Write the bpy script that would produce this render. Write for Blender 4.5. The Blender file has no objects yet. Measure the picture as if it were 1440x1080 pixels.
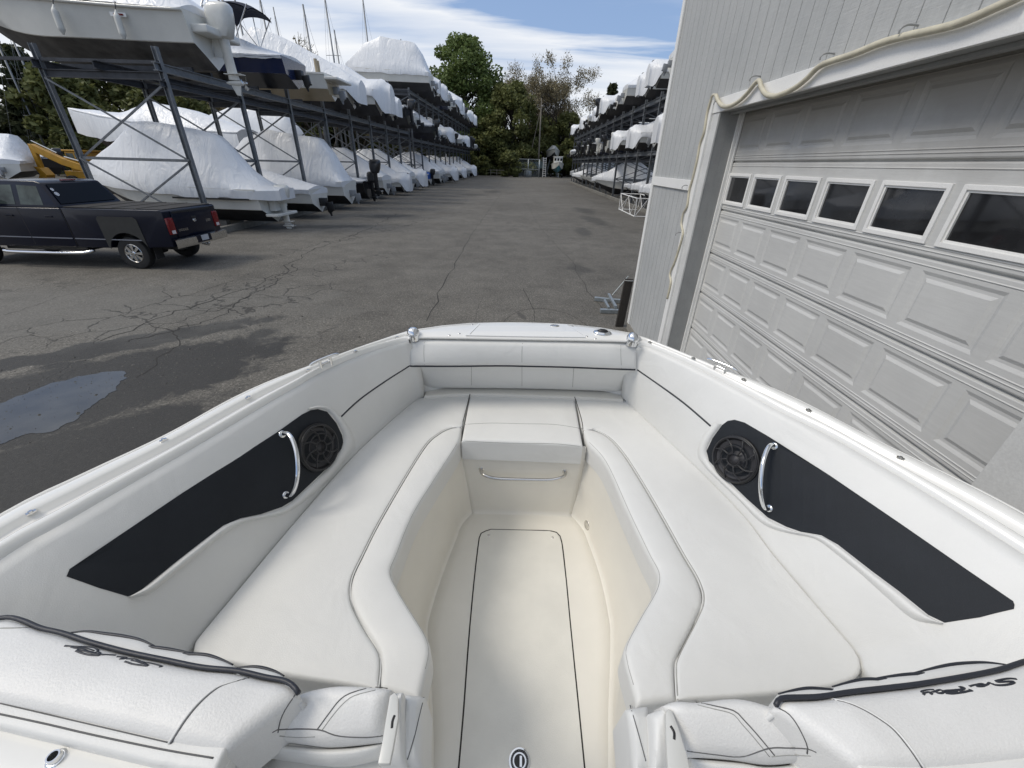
import bpy, bmesh, math, random
from mathutils import Vector, Matrix, noise
from mathutils.bvhtree import BVHTree
from mathutils.geometry import delaunay_2d_cdt
random.seed(7)
R = math.radians
scene = bpy.context.scene
col = scene.collection
V = Vector

# ---------------------------------------------------------------- camera model (photo pixels 1440x1080 -> rays)
FPX, CX, CY, CAMH = 562.0, 720.0, 540.0, 3.0
def cray(px, py): return V(((px-CX)/FPX, -(py-CY)/FPX, -1)).normalized()
_f = cray(735, 229); _d = cray(690, 1560)
_d = (_d - _f*_d.dot(_f)*0.5).normalized(); _f = (_f - _d*_f.dot(_d)).normalized()
_r = _f.cross(-_d)
MC = Matrix((_r, _f, -_d))
CAM = V((0, 0, CAMH))
def ray(px, py): return MC @ cray(px, py)
def on_z(px, py, z=0.0):
    r = ray(px, py); return CAM + r*((z-CAM.z)/r.z)
def on_x(px, py, x):
    r = ray(px, py); return CAM + r*(x/r.x)
def on_y(px, py, y):
    r = ray(px, py); return CAM + r*(y/r.y)

cam = bpy.data.cameras.new('camera'); camo = bpy.data.objects.new('camera', cam); col.objects.link(camo)
cam.sensor_width = 36; cam.lens = FPX/1440*36; cam.clip_end = 3000; cam.clip_start = 0.02
camo.matrix_world = Matrix.Translation(CAM) @ MC.to_4x4()
scene.camera = camo

# ---------------------------------------------------------------- objects
def tag(o, label=None, cat=None, group=None, kind=None):
    if label: o['label'] = label
    if cat: o['category'] = cat
    if group: o['group'] = group
    if kind: o['kind'] = kind
    return o
def empty(name, loc=(0,0,0), rz=0.0, label=None, cat=None, group=None):
    o = bpy.data.objects.new(name, None); col.objects.link(o); o.empty_display_size = 0.2
    o.location = loc; o.rotation_euler = (0, 0, rz)
    return tag(o, label, cat, group)
def smooth_mesh(me, angle=None):
    for p in me.polygons: p.use_smooth = True
    if angle is not None:
        bm = bmesh.new(); bm.from_mesh(me)
        for e in bm.edges:
            if len(e.link_faces) == 2 and e.calc_face_angle(0) > R(angle): e.smooth = False
        bm.to_mesh(me); bm.free()
class MB:
    """collects shapes into one mesh"""
    def __init__(s): s.v = []; s.f = []; s.m = []
    def add(s, vs, fs, mi=0):
        b = len(s.v); s.v += [tuple(v) for v in vs]
        for f in fs: s.f.append(tuple(b+i for i in f)); s.m.append(mi)
        return s
    def box(s, lo, hi, mi=0, M=None):
        x0,y0,z0 = lo; x1,y1,z1 = hi
        vs = [V(p) for p in ((x0,y0,z0),(x1,y0,z0),(x1,y1,z0),(x0,y1,z0),(x0,y0,z1),(x1,y0,z1),(x1,y1,z1),(x0,y1,z1))]
        if M: vs = [M @ v for v in vs]
        return s.add(vs, ((0,3,2,1),(4,5,6,7),(0,1,5,4),(1,2,6,5),(2,3,7,6),(3,0,4,7)), mi)
    def bar(s, a, b, w, h, mi=0, up=(0,0,1)):
        a = V(a); b = V(b); d = (b-a).normalized(); u = V(up)
        if abs(d.dot(u)) > .98: u = V((0,1,0)) if abs(d.y) < .9 else V((1,0,0))
        sx = d.cross(u).normalized(); sz = sx.cross(d)
        vs = []
        for p in (a, b):
            for i, j in ((-1,-1),(1,-1),(1,1),(-1,1)): vs.append(p + sx*(w/2*i) + sz*(h/2*j))
        return s.add(vs, ((0,1,2,3),(7,6,5,4),(0,4,5,1),(1,5,6,2),(2,6,7,3),(3,7,4,0)), mi)
    def ibeam(s, a, b, w, h, mi=0, up=(0,0,1), t=None):
        t = t or h*.12
        a = V(a); b = V(b); d = (b-a).normalized(); u = V(up)
        if abs(d.dot(u)) > .98: u = V((0,1,0))
        sx = d.cross(u).normalized(); sz = sx.cross(d)
        s.bar(a+sz*(h/2-t/2), b+sz*(h/2-t/2), w, t, mi, sz); s.bar(a-sz*(h/2-t/2), b-sz*(h/2-t/2), w, t, mi, sz)
        return s.bar(a, b, w*.18, h-2*t, mi, sz)
    def tube(s, pts, r, n=8, mi=0, cap=True):
        pts = [V(p) for p in pts]; k = len(pts); b = len(s.v)
        rs = r if isinstance(r, (list, tuple)) else [r]*k
        prev = None
        for i, p in enumerate(pts):
            t = (pts[min(i+1,k-1)] - pts[max(i-1,0)])
            t = t.normalized() if t.length > 1e-9 else V((0,0,1))
            if prev is None:
                prev = t.orthogonal().normalized()
            prev = (prev - t*prev.dot(t)).normalized(); q = t.cross(prev)
            for j in range(n):
                a = 2*math.pi*j/n; s.v.append(tuple(p + (prev*math.cos(a) + q*math.sin(a))*rs[i]))
        for i in range(k-1):
            for j in range(n):
                s.f.append((b+i*n+j, b+i*n+(j+1)%n, b+(i+1)*n+(j+1)%n, b+(i+1)*n+j)); s.m.append(mi)
        if cap:
            s.f.append(tuple(b+j for j in range(n))[::-1]); s.m.append(mi)
            s.f.append(tuple(b+(k-1)*n+j for j in range(n))); s.m.append(mi)
        return s
    def lathe(s, prof, M=None, n=20, mi=0):
        """prof: (r, z) list, axis z; M places it"""
        b = len(s.v); M = M or Matrix()
        for r, z in prof:
            for j in range(n):
                a = 2*math.pi*j/n; s.v.append(tuple(M @ V((r*math.cos(a), r*math.sin(a), z))))
        for i in range(len(prof)-1):
            for j in range(n):
                s.f.append((b+i*n+j, b+i*n+(j+1)%n, b+(i+1)*n+(j+1)%n, b+(i+1)*n+j)); s.m.append(mi)
        return s
    def grid(s, rows, mi=0, flip=False, closeu=False):
        b = len(s.v); n = len(rows[0])
        for r in rows: s.v += [tuple(p) for p in r]
        for i in range(len(rows)-1):
            for j in range(n if closeu else n-1):
                j2 = (j+1) % n
                f = (b+i*n+j, b+i*n+j2, b+(i+1)*n+j2, b+(i+1)*n+j)
                s.f.append(f[::-1] if flip else f); s.m.append(mi)
        return s
    def prism(s, pts, axis, d, mi=0):
        """extrude the closed 3D outline pts by vector axis*d"""
        n = len(pts); a = V(axis)*d
        lo = [V(p) for p in pts]; hi = [p + a for p in lo]
        s.add(lo+hi, [tuple(range(n))[::-1], tuple(range(n, 2*n))] + [(i, (i+1)%n, n+(i+1)%n, n+i) for i in range(n)], mi)
        return s
    def build(s, name, mats, parent=None, smooth=None, bevel=None, fix=True):
        me = bpy.data.meshes.new(name); me.from_pydata(s.v, [], s.f)
        mats = mats if isinstance(mats, (list, tuple)) else [mats]
        for m in mats: me.materials.append(m)
        me.polygons.foreach_set('material_index', s.m)
        if fix or bevel:
            bm = bmesh.new(); bm.from_mesh(me)
            if bevel:
                bmesh.ops.remove_doubles(bm, verts=bm.verts, dist=1e-5)
            bmesh.ops.recalc_face_normals(bm, faces=bm.faces)
            if bevel:
                es = [e for e in bm.edges if len(e.link_faces) == 2 and e.calc_face_angle(0) > R(28)]
                bmesh.ops.bevel(bm, geom=es, offset=bevel, segments=2 if bevel < .03 else 3, affect='EDGES', clamp_overlap=True, profile=.5)
            bm.to_mesh(me); bm.free()
        if smooth is not None: smooth_mesh(me, smooth if smooth is not True else None)
        o = bpy.data.objects.new(name, me); col.objects.link(o)
        if parent: o.parent = parent
        return o
def kids(o): return [c for c in bpy.data.objects if c.parent == o]
def copy_tree(o, parent=None, memo=None):
    c = o.copy(); col.objects.link(c); c.parent = parent
    for ch in kids(o): copy_tree(ch, c)
    return c

def catmull(pts, n, closed=False):
    """n points evenly spaced along a smooth curve through pts"""
    P = [V(p) for p in pts]; m = len(P); dense = []
    segs = m if closed else m-1
    if m == 2: dense = [P[0].lerp(P[1], t/20) for t in range(21)]
    else:
        for i in range(segs):
            if closed: a,b,c,d = P[(i-1)%m], P[i], P[(i+1)%m], P[(i+2)%m]
            else: a,b,c,d = P[max(i-1,0)], P[i], P[i+1], P[min(i+2,m-1)]
            for k in range(14):
                t = k/14; t2=t*t; t3=t2*t
                dense.append(0.5*((2*b)+(c-a)*t+(2*a-5*b+4*c-d)*t2+(3*b-a-3*c+d)*t3))
        dense.append(P[0] if closed else P[-1])
    return resample(dense, n)
def resample(P, n):
    L = [0.0]
    for i in range(1, len(P)): L.append(L[-1] + (P[i]-P[i-1]).length)
    out = []; j = 0
    for k in range(n):
        t = L[-1]*k/(n-1)
        while j < len(L)-2 and L[j+1] < t: j += 1
        d = L[j+1]-L[j]; out.append(P[j].lerp(P[j+1], (t-L[j])/d if d > 1e-12 else 0))
    return out
def cat2(pts, n, closed=False): return [(p.x, p.y) for p in catmull([(x, y, 0) for x, y in pts], n, closed)]

# ---------------------------------------------------------------- materials
def newmat(name):
    m = bpy.data.materials.new(name); m.use_nodes = True
    nt = m.node_tree; b = nt.nodes['Principled BSDF']; return m, nt, b
def node(nt, t, **kw):
    n = nt.nodes.new(t)
    for k, v in kw.items():
        if k.startswith('i_'):
            key = k[2:]; n.inputs[int(key) if key.isdigit() else key.replace('_', ' ')].default_value = v
        else: setattr(n, k, v)
    return n
def ramp(nt, fac, stops):
    r = node(nt, 'ShaderNodeValToRGB'); el = r.color_ramp.elements
    while len(el) < len(stops): el.new(0.5)
    for e, (p, c) in zip(el, stops):
        e.position = p; e.color = (c if isinstance(c, (tuple, list)) else (c, c, c)) + ((1,) if not isinstance(c, (tuple, list)) or len(c) == 3 else ())
    nt.links.new(fac, r.inputs[0]); return r
def math_n(nt, op, a, b=None, clamp=False):
    n = node(nt, 'ShaderNodeMath', operation=op, use_clamp=clamp)
    for i, x in enumerate((a, b)):
        if x is None: continue
        if isinstance(x, (int, float)): n.inputs[i].default_value = x
        else: nt.links.new(x, n.inputs[i])
    return n.outputs[0]
def mixc(nt, fac, a, b, mode='MIX'):
    n = node(nt, 'ShaderNodeMix', data_type='RGBA', blend_type=mode)
    for i, x in ((0, fac), (6, a), (7, b)):
        if isinstance(x, (int, float)): n.inputs[i].default_value = x
        elif isinstance(x, tuple): n.inputs[i].default_value = x + (1,)
        else: nt.links.new(x, n.inputs[i])
    return n.outputs[2]
def noise_n(nt, vec, scale, detail=4, rough=.55, dist=0.0, dim='3D'):
    n = node(nt, 'ShaderNodeTexNoise', noise_dimensions=dim); n.inputs['Scale'].default_value = scale
    n.inputs['Detail'].default_value = detail; n.inputs['Roughness'].default_value = rough; n.inputs['Distortion'].default_value = dist
    if vec is not None: nt.links.new(vec, n.inputs['Vector'])
    return n.outputs['Fac']
def mat(name, c, rough=.5, metal=0.0, var=0.08, vscale=3.0, bump=0.0, bscale=60.0, coat=0.0, spec=.5, fine=0.0, stretch=None, soft=0.0):
    """procedural paint / vinyl / metal: colour mottled by noise, bumped by finer noise"""
    m, nt, b = newmat(name)
    tc = node(nt, 'ShaderNodeTexCoord'); vec = tc.outputs['Object']
    if stretch:
        mp = node(nt, 'ShaderNodeMapping'); mp.inputs['Scale'].default_value = stretch; nt.links.new(vec, mp.inputs[0]); vec = mp.outputs[0]
    n1 = noise_n(nt, vec, vscale, 6, .6)
    lo = tuple(max(0, x*(1-var)) for x in c); hi = tuple(min(1, x*(1+var)) for x in c)
    cr = ramp(nt, n1, [(.3, lo), (.7, hi)]).outputs[0]
    if fine:
        n3 = noise_n(nt, vec, bscale*1.7, 2, .5)
        cr = mixc(nt, fine, cr, ramp(nt, n3, [(.35, tuple(x*.6 for x in c)), (.65, tuple(min(1, x*1.25) for x in c))]).outputs[0])
    nt.links.new(cr, b.inputs['Base Color'])
    b.inputs['Roughness'].default_value = rough; b.inputs['Metallic'].default_value = metal
    b.inputs['Specular IOR Level'].default_value = spec
    if coat: b.inputs['Coat Weight'].default_value = coat; b.inputs['Coat Roughness'].default_value = .08
    if bump:
        n2 = noise_n(nt, vec, bscale, 3, .6)
        bp = node(nt, 'ShaderNodeBump'); bp.inputs['Strength'].default_value = bump; bp.inputs['Distance'].default_value = .01
        nt.links.new(n2, bp.inputs['Height']); nt.links.new(bp.outputs[0], b.inputs['Normal'])
        if soft:
            b2 = node(nt, 'ShaderNodeBump'); b2.inputs['Strength'].default_value = soft; b2.inputs['Distance'].default_value = .05
            nt.links.new(noise_n(nt, vec, 5.5, 3, .5, .8), b2.inputs['Height']); nt.links.new(b2.outputs[0], bp.inputs['Normal'])
    return m
M = {}
M['vinyl'] = mat('white_vinyl', (.70,.70,.68), .46, var=.04, vscale=2.5, bump=.14, bscale=420, soft=.12)
M['vinyl_old'] = mat('pebbled_white_vinyl', (.72,.715,.695), .42, var=.05, vscale=6, bump=.16, bscale=260, fine=.08)
M['gel'] = mat('white_gelcoat', (.77,.765,.735), .22, var=.03, vscale=2, coat=.5)
M['gel_cream'] = mat('cream_gelcoat', (.74,.715,.65), .4, var=.05, vscale=3, bump=.03, bscale=300)
M['gel_pocket'] = mat('cream_nonskid', (.71,.69,.625), .6, var=.06, vscale=3, bump=.3, bscale=500)
M['hatchlid'] = mat('hatch_gelcoat', (.70,.685,.63), .45, var=.07, vscale=4, bump=.15, bscale=400)
M['seam'] = mat('seam_thread', (.33,.33,.31), .8)
M['seam_dark'] = mat('dark_stitching', (.12,.12,.12), .8)
M['navy_pipe'] = mat('navy_piping', (.022,.025,.034), .45, bump=.1, bscale=300)
M['charcoal'] = mat('charcoal_panel', (.013,.016,.021), .62, var=.12, vscale=8, bump=.2, bscale=500, spec=.3)
M['black'] = mat('black_plastic', (.012,.012,.013), .45)
M['rubber'] = mat('tyre_rubber', (.018,.018,.018), .85, var=.2, bump=.3, bscale=60)
M['chrome'] = mat('chrome', (.75,.76,.77), .09, 1.0, var=.03)
M['steel'] = mat('stainless', (.60,.59,.57), .22, 1.0, var=.05)
M['gap'] = mat('gap_shadow_seal', (.03,.028,.025), .9)
# ================================================================ OUR OWN BOAT (camera stands in its bow walkway)
HF = 1.65                                  # eye above the bow sole
RB = Matrix.Rotation(R(2.0), 3, 'X')
boat = empty('bow_rider_boat', CAM - RB @ V((0, 0, HF)), 0,
  'white bow rider boat in the foreground with U-shaped vinyl seating and charcoal side panels', 'boat')
boat.rotation_euler = (R(2.0), 0, 0)
RBT = RB.transposed(); LC = V((0, 0, HF))
def lray(px, py): return RBT @ ray(px, py)
def bz(px, py, z):
    r = lray(px, py); return LC + r*((z-HF)/r.z)
def by(px, py, y):
    r = lray(px, py); return LC + r*(y/r.y)
def curve_z(pxs, z, n):
    zs = z if isinstance(z, (list, tuple)) else [z]*len(pxs)
    return catmull([bz(x, y, zz) for (x, y), zz in zip(pxs, zs)], n)
BV = []                                    # (bvh) of surfaces already built, in boat space
def reg(o):
    me = o.data
    BV.append(BVHTree.FromPolygons([v.co.copy() for v in me.vertices], [tuple(p.vertices) for p in me.polygons])); return o
def hit(px, py, lift=0.0, only=None):
    r = lray(px, py); best = None
    for t in (only or BV):
        loc, nor, i, d = t.ray_cast(LC, r)
        if loc is not None and (best is None or d < best[2]): best = (loc, nor, d)
    if best is None: return None
    nor = best[1]
    if nor.dot(r) > 0: nor = -nor
    return best[0] + nor*lift, nor, best[2]
def sample(P, u):
    x = max(0, min(1, u))*(len(P)-1); i = min(int(x), len(P)-2); return P[i].lerp(P[i+1], x-i)
def pillow(name, A, B, m, R0=.02, T=.06, puff=0.0, up=(0,0,1), parent=boat, nu=40, nv=14, ends=(1,1), sides=(1,1), register=True, wrinkle=0.0):
    """padded pad between 3D curves A and B: rounded borders, skirt of depth T, gentle crown"""
    A = resample([V(p) for p in A], 160); B = resample([V(p) for p in B], 160); up = V(up).normalized()
    LA = sum((A[i+1]-A[i]).length for i in range(159)); LB = sum((B[i+1]-B[i]).length for i in range(159)); Lm = max(.01, (LA+LB)/2)
    K = 5
    edge = [(R0*(1-math.cos(k*math.pi/2/K)), R0*(1-math.sin(k*math.pi/2/K))) for k in range(K)]
    edge = edge + [(R0, 0.0)]
    def marks(L, n, a, b):
        s = []
        lo = [(d/L, dr) for d, dr in edge if d/L < .45] if a else [(0, 0)]
        hi = [(1-d/L, dr) for d, dr in edge if d/L < .45] if b else [(1, 0)]
        s0 = lo[-1][0]; s1 = hi[-1][0]
        mid = [(s0+(s1-s0)*k/n, 0) for k in range(1, n)]
        return lo + mid + hi[::-1]
    us = marks(Lm, nu, *ends); rows = []
    for u, du in us:
        a = sample(A, u); b = sample(B, u); w = max((b-a).length, .004); row = []
        r0 = min(R0, w*.4)
        vs = marks(w, nv, *sides) if r0 == R0 else None
        # keep the same count on every row
        cnt = len(marks(10.0, nv, *sides))
        if vs is None or len(vs) != cnt:
            sc = r0/R0; ed = [(d*sc, dr*sc) for d, dr in edge]
            lo = [(d/w, dr) for d, dr in ed] if sides[0] else [(0,0)]; hi = [(1-d/w, dr) for d, dr in ed] if sides[1] else [(1,0)]
            vs = lo + [(lo[-1][0]+(hi[-1][0]-lo[-1][0])*k/nv, 0) for k in range(1, nv)] + hi[::-1]
        for v, dv in vs:
            p = a.lerp(b, v)
            drop = min(R0, math.hypot(du, dv)) if (du and dv) else max(du, dv)
            h = puff*(math.sin(math.pi*min(1, max(0, v)))**.6)*(min(1, 8*u, 8*(1-u)) if ends[0] or ends[1] else 1) - drop
            if wrinkle: h += wrinkle*noise.noise(p*9)*1.0 + wrinkle*.5*noise.noise(p*23)
            row.append(p + up*h)
        rows.append(row)
    mb = MB(); mb.grid(rows)
    n = len(rows[0]); k = len(rows)
    ring = [rows[0][j] for j in range(n)] + [rows[i][n-1] for i in range(1, k)] + [rows[k-1][j] for j in range(n-2, -1, -1)] + [rows[i][0] for i in range(k-2, 0, -1)]
    mb.grid([ring, [p - up*T for p in ring]], closeu=True)
    me_o = mb.build(name, m, parent, smooth=50, bevel=None)
    bm = bmesh.new(); bm.from_mesh(me_o.data); bmesh.ops.remove_doubles(bm, verts=bm.verts, dist=1e-4)
    bmesh.ops.recalc_face_normals(bm, faces=bm.faces); bm.to_mesh(me_o.data); bm.free(); smooth_mesh(me_o.data, 60)
    return reg(me_o) if register else me_o
def loft(name, curves, m, n=60, sub=6, parent=boat, register=True, bulge=None, thick=.008, smooth=True):
    """smooth sheet through a list of 3D curves, with real thickness"""
    C = [resample([V(p) for p in c], n) for c in curves]
    rows = []
    k = len(C)
    if k == 2: rows = [[a.lerp(b, t/sub) for a, b in zip(C[0], C[1])] for t in range(sub+1)]
    else:
        cols = [catmull([C[i][j] for i in range(k)], sub*(k-1)+1) for j in range(n)]
        rows = [[cols[j][i] for j in range(n)] for i in range(sub*(k-1)+1)]
    if bulge:
        for i, r in enumerate(rows):
            t = i/(len(rows)-1)
            for j in range(n): r[j] = r[j] + bulge(t, j/(n-1))
    o = MB().grid(rows).build(name, m, parent, smooth=True, fix=True)
    if thick:
        md = o.modifiers.new('thickness', 'SOLIDIFY'); md.thickness = thick; md.offset = 0
    return reg(o) if register else o
def seam(name, pxs, r, m, parent, n=None, lift=0.0, only=None, smoothit=True):
    n = n or max(8, int(sum(math.dist(pxs[i], pxs[i+1]) for i in range(len(pxs)-1))/7))
    q = cat2(pxs, n) if smoothit else pxs
    P = [h[0] for h in (hit(x, y, lift, only) for x, y in q) if h]
    if len(P) < 2: print('SEAM MISS', name, pxs[0]); return None
    return MB().tube(P, r, 6).build(name, m, parent, smooth=True)
def decal(name, outline, m, parent, lift=.004, only=None, step=14, thick=.003, closed_smooth=False, n=None):
    """panel that follows the surface under it, cut to an outline traced in the photograph"""
    out = cat2(outline, n or len(outline)*5, True)[:-1] if closed_smooth else outline
    xs = [p[0] for p in out]; ys = [p[1] for p in out]
    def inside(x, y):
        c = False; j = len(out)-1
        for i in range(len(out)):
            if (out[i][1] > y) != (out[j][1] > y) and x < (out[j][0]-out[i][0])*(y-out[i][1])/(out[j][1]-out[i][1]+1e-12)+out[i][0]: c = not c
            j = i
        return c
    pts = [V(p) for p in out]
    y = min(ys)+step/2
    while y < max(ys):
        x = min(xs)+step/2
        while x < max(xs):
            if inside(x, y) and min(math.hypot(x-p[0], y-p[1]) for p in out) > step*.4: pts.append(V((x, y)))
            x += step
        y += step
    nb = len(out)
    vs, es, fs, *_ = delaunay_2d_cdt([V((p[0], p[1])) for p in pts], [(i, (i+1)%nb) for i in range(nb)], [list(range(nb))], 1, 1e-4)
    P = []; last = None
    for v in vs:
        h = hit(v.x, v.y, lift, only)
        if h: last = h[0]
        P.append(h[0] if h else (last or V((0,0,0))))
    o = MB().add(P, [tuple(f) for f in fs]).build(name, m, parent)
    if thick:
        md = o.modifiers.new('thickness', 'SOLIDIFY'); md.thickness = thick; md.offset = 0
    return o

ZS, ZG, ZC = .48, .85, .395                # seat top, gunwale top, cushion underside
# --- seat outlines in photo pixels
OL = [(661,554),(594,558),(578,566),(500,637),(417,730),(333,830),(277,897),(269,910),(277,922),(327,934),(400,950),(480,962),(532,970)]
SL = [(661,554),(655,580),(649,601),(636,601),(617,610),(594,633),(539,724),(510,780),(494,816),(494,847),(511,883),(530,913),(535,932),(532,970)]
TL = [(649,603),(645,625),(615,672),(583,724),(560,780),(551,805),(561,830),(578,858),(600,894),(605.5,916),(601,941),(590,985)]
OR = [(808,558),(876,561),(890,572),(975,652),(1046,724),(1089,780),(1162,866),(1196,905),(1209,922),(1213,938),(1203,954),(1151,969),(1040,980),(952,984)]
SR = [(808,558),(814,580),(820,605),(834,604),(857,616),(879,641),(907,685),(932,728),(961,780),(982,816),(989,844),(979,872),(954,922),(950,941),(952,984)]
TR = [(820,605),(826,622),(851,652),(884,724),(911,780),(924,806),(921,830),(899,869),(879,908),(879,930),(888,963),(896,992)]
GLi = [(575,478),(556,481),(502,498),(446,523),(421,538),(380,561),(284,618),(140,700),(80,735),(0,780)]
GRi = [(897,484),(910,484.5),(975,512),(1040,544),(1100,576),(1191,622),(1440,773)]
GLo = [(572,468),(380,538),(236,613),(120,668),(0,728)]
GRo = [(901,475),(985,509),(1100,554),(1229,620),(1440,726)]
def gun(pxs, z, ext=1.3):
    P = [bz(x, y, z) for x, y in pxs]; d = (P[-1]-P[-2]).normalized()
    s = -1 if P[-1].x < 0 else 1
    P += [P[-1] + V((s*.05, -.35, 0)), P[-1] + V((s*.08, -ext, 0))]
    return P
def ext_aft(P, dx, dy=1.1): return P + [P[-1] + V((dx*.5, -dy*.4, 0)), P[-1] + V((dx, -dy, 0))]

# --- hull shell and gunwale
for s, Gi, Go in ((-1, GLi, GLo), (1, GRi, GRo)):
    pass
GI = [catmull(gun(GLi, ZG), 70), catmull(gun(GRi, ZG), 70)]
GO = [catmull(gun(GLo, ZG-.005), 70), catmull(gun(GRo, ZG-.005), 70)]
hull = MB()
bowpx = [(572,468),(585,465),(622,459.5),(660,456),(700,455),(735,455),(770,456),(805,458),(845,462.5),(885,469.5),(901,475)]
bowE = [bz(x, y, ZG+.006) for x, y in bowpx]
rim = GO[0][::-1] + bowE[1:-1] + GO[1]     # port aft -> bow -> starboard aft
def hull_row(dz, dx): 
    c = V((.06, 0, 0)); out = []
    for p in rim:
        d = V((p.x-c.x, max(0, p.y-1.0)*.9, 0)); d = d.normalized()
        out.append(V((p.x, p.y, ZG)) + V((d.x*dx, d.y*dx, dz)))
    return out
rows = [rim, hull_row(-.02, .015), hull_row(-.07, .02), hull_row(-.09, 0.0), hull_row(-.35, .0), hull_row(-.7, -.06), hull_row(-1.0, -.22)]
rows.append([V((.06+(p.x-.06)*.35, p.y*.8+.05, -.25)) for p in rows[-1]])
hull.grid(rows); ho = hull.build('hull', M['gel'], boat, smooth=40)
md = ho.modifiers.new('thickness', 'SOLIDIFY'); md.thickness = .008; md.offset = 1
# gunwale: moulded strip with a raised bead and a shallow gutter
for k, nm in ((0, 'port'), (1, 'starboard')):
    A = resample(GO[k], 90); B = resample(GI[k], 90); rows = []
    prof = [(0,-.004),(.08,.010),(.2,.016),(.38,.016),(.46,.010),(.50,-.004),(.60,-.007),(.70,-.004),(.75,.008),(.84,.013),(.93,.010),(1.0,-.01)]
    for v, h in prof: rows.append([a.lerp(b, v) + V((0, 0, h)) for a, b in zip(A, B)])
    rows.append([b + V((0, 0, -.03)) for b in B])
    o = MB().grid(rows).build('gunwale', M['gel'], boat, smooth=70); reg(o)
    o['label'] = 'port gunwale moulding' if k == 0 else 'starboard gunwale moulding'
# bow deck behind the backrest
back_top = [bz(x, y, ZG+.004) for x, y in [(574,478),(582,475.5),(640,476),(735,477.5),(820,479),(887,481),(898,484)]]
o = loft('bow_deck', [catmull(back_top, 50), [p.lerp(q, .5)+V((0,0,.008)) for p, q in zip(catmull(back_top, 50), catmull(bowE, 50))], catmull(bowE, 50)], M['gel'], n=50, sub=4)
locker = decal('locker_lid', [(673,457.3),(720,456.6),(796,458.6),(824,476.6),(740,475.6),(655,474)], M['gel'], boat, lift=.006, step=8, thick=.008)
reg(locker)
seam('locker_gap', [(671,456.6),(654,473)], .004, M['gap'], boat, lift=0)
seam('locker_gap', [(675,457),(659,473.2)], .0015, M['seam'], boat, lift=0.004)
seam('locker_gap', [(797,458),(825,475.5)], .004, M['gap'], boat, lift=0)
for (x, y) in [(664,457.5),(646,470),(632,472.5),(805,460),(825,474),(837,477)]:
    h = hit(x, y, .002)
    if h: MB().lathe([(0,.004),(.006,.003),(.0075,0)], Matrix.Translation(h[0]), 10).build('deck_screw', M['steel'], boat, smooth=True)
h = hit(780, 459.3, .002); MB().lathe([(0,.004),(.022,.004),(.026,0)], Matrix.Translation(h[0]) @ Matrix.Diagonal((1,.6,1,1)), 18).build('lid_latch', M['steel'], boat, smooth=True)
# chrome dome lights and oval fairlead
for (x, y) in [(581.5,471.5),(889,479)]:
    h = hit(x, y, 0) or (bz(x, y, ZG+.01), None)
    prof = [(.030,-.02),(.031,.004),(.028,.020),(.020,.034),(.009,.040),(0,.041)]
    MB().lathe(prof, Matrix.Translation(h[0]), 18).build('navigation_light', M['chrome'], boat, smooth=50)
h = hit(847, 469.5, 0); Mo = Matrix.Translation(h[0]) @ Matrix.Rotation(R(-8), 4, 'Z')
MB().lathe([(.044,-.002),(.046,.006),(.040,.012),(.024,.014)], Mo @ Matrix.Diagonal((1,.62,1,1)), 26).build('spotlight_fitting', M['chrome'], boat, smooth=True)
MB().lathe([(.028,.010),(.024,.019),(.012,.024),(0,.025)], Mo @ Matrix.Diagonal((1,.62,1,1)), 22).build('spotlight_lens', M['black'], boat, smooth=True)

# --- coaming panels (padded inner sides)
def coaming(Opx, Gi, s):
    i0 = 1
    seq = [p for p in Opx[1:]]
    k = max(range(len(seq)), key=lambda i: abs(seq[i][0]-735) )
    low = [bz(x, y, ZS)-V((0,0,.03)) for x, y in seq[:k+1]]
    P = low[-1]; low = low + [P + V((s*.03, -.25, 0)), P + V((s*.06, -.95, 0))]
    lo = catmull(low, 80); hi = resample(Gi, 80)
    hi = [p + V((0, 0, -.012)) for p in hi]
    # pair by Y so that the panel runs square across
    lo2 = [p - V((0,0,.2)) + V((s*-.00, 0, 0)) for p in lo]
    def bul(t, u): return V((-s*.028, -.006, .016))*math.sin(math.pi*t)**.8
    return loft('coaming_panel', [lo, hi], M['vinyl'], n=80, sub=16, bulge=bul, thick=.006)
coL = coaming(OL, GI[0], -1); coR = coaming(OR, GI[1], 1)
coL['label'] = 'padded white port side panel'; coR['label'] = 'padded white starboard side panel'
BVL, BVR = BV[-2], BV[-1]

# --- bow backrest (upper roll, lower panel) and cream ledge
up_t = [bz(x, y, z) for (x, y), z in zip([(577,479),(582,475.5),(640,476),(735,477.5),(820,479),(887,481),(896,484.5)], [ZG]*7)]
YB = bz(735, 514.5, .70)
pipe_px = [(576,514),(640,514.6),(700,514),(735,514.5),(800,516),(850,518),(896,520)]
pz = .71
up_b = [bz(x, y, pz) for x, y in pipe_px]
lo_b = [bz(x, y, .515) for x, y in [(594,545.5),(640,546),(735,547),(810,549),(877,551.5)]]
lo_t = [p + V((0, .012, .0)) for p in up_b]
nrm = V((0, -1, .35)).normalized()
pillow('backrest_roll', catmull(up_t, 60), catmull([p+V((0,-.02,0)) for p in up_b], 60), M['vinyl'], R0=.03, T=.09, puff=.022, up=nrm)
pillow('backrest_panel', catmull(lo_t, 60), catmull(lo_b, 60), M['vinyl'], R0=.014, T=.08, puff=.008, up=nrm)
seam('piping', [(577,514.5)] + pipe_px[1:-1] + [(893,519.5)], .0052, M['navy_pipe'], boat, lift=.001)
for pxs in ([(597,476),(596,495),(597,513)], [(735,478),(734,495),(734,514)], [(873,481),(873,500),(874,518)],
            [(663,516),(663,530),(663,546)], [(734,516),(734,530),(734,547)], [(807,517),(806,530),(805,549)]):
    seam('seam', pxs, .0011, M['seam'], boat, lift=.0)
ledge_b = [bz(x, y, .50) for x, y in [(594,544),(640,545),(735,546),(810,548),(879,550)]]
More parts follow.
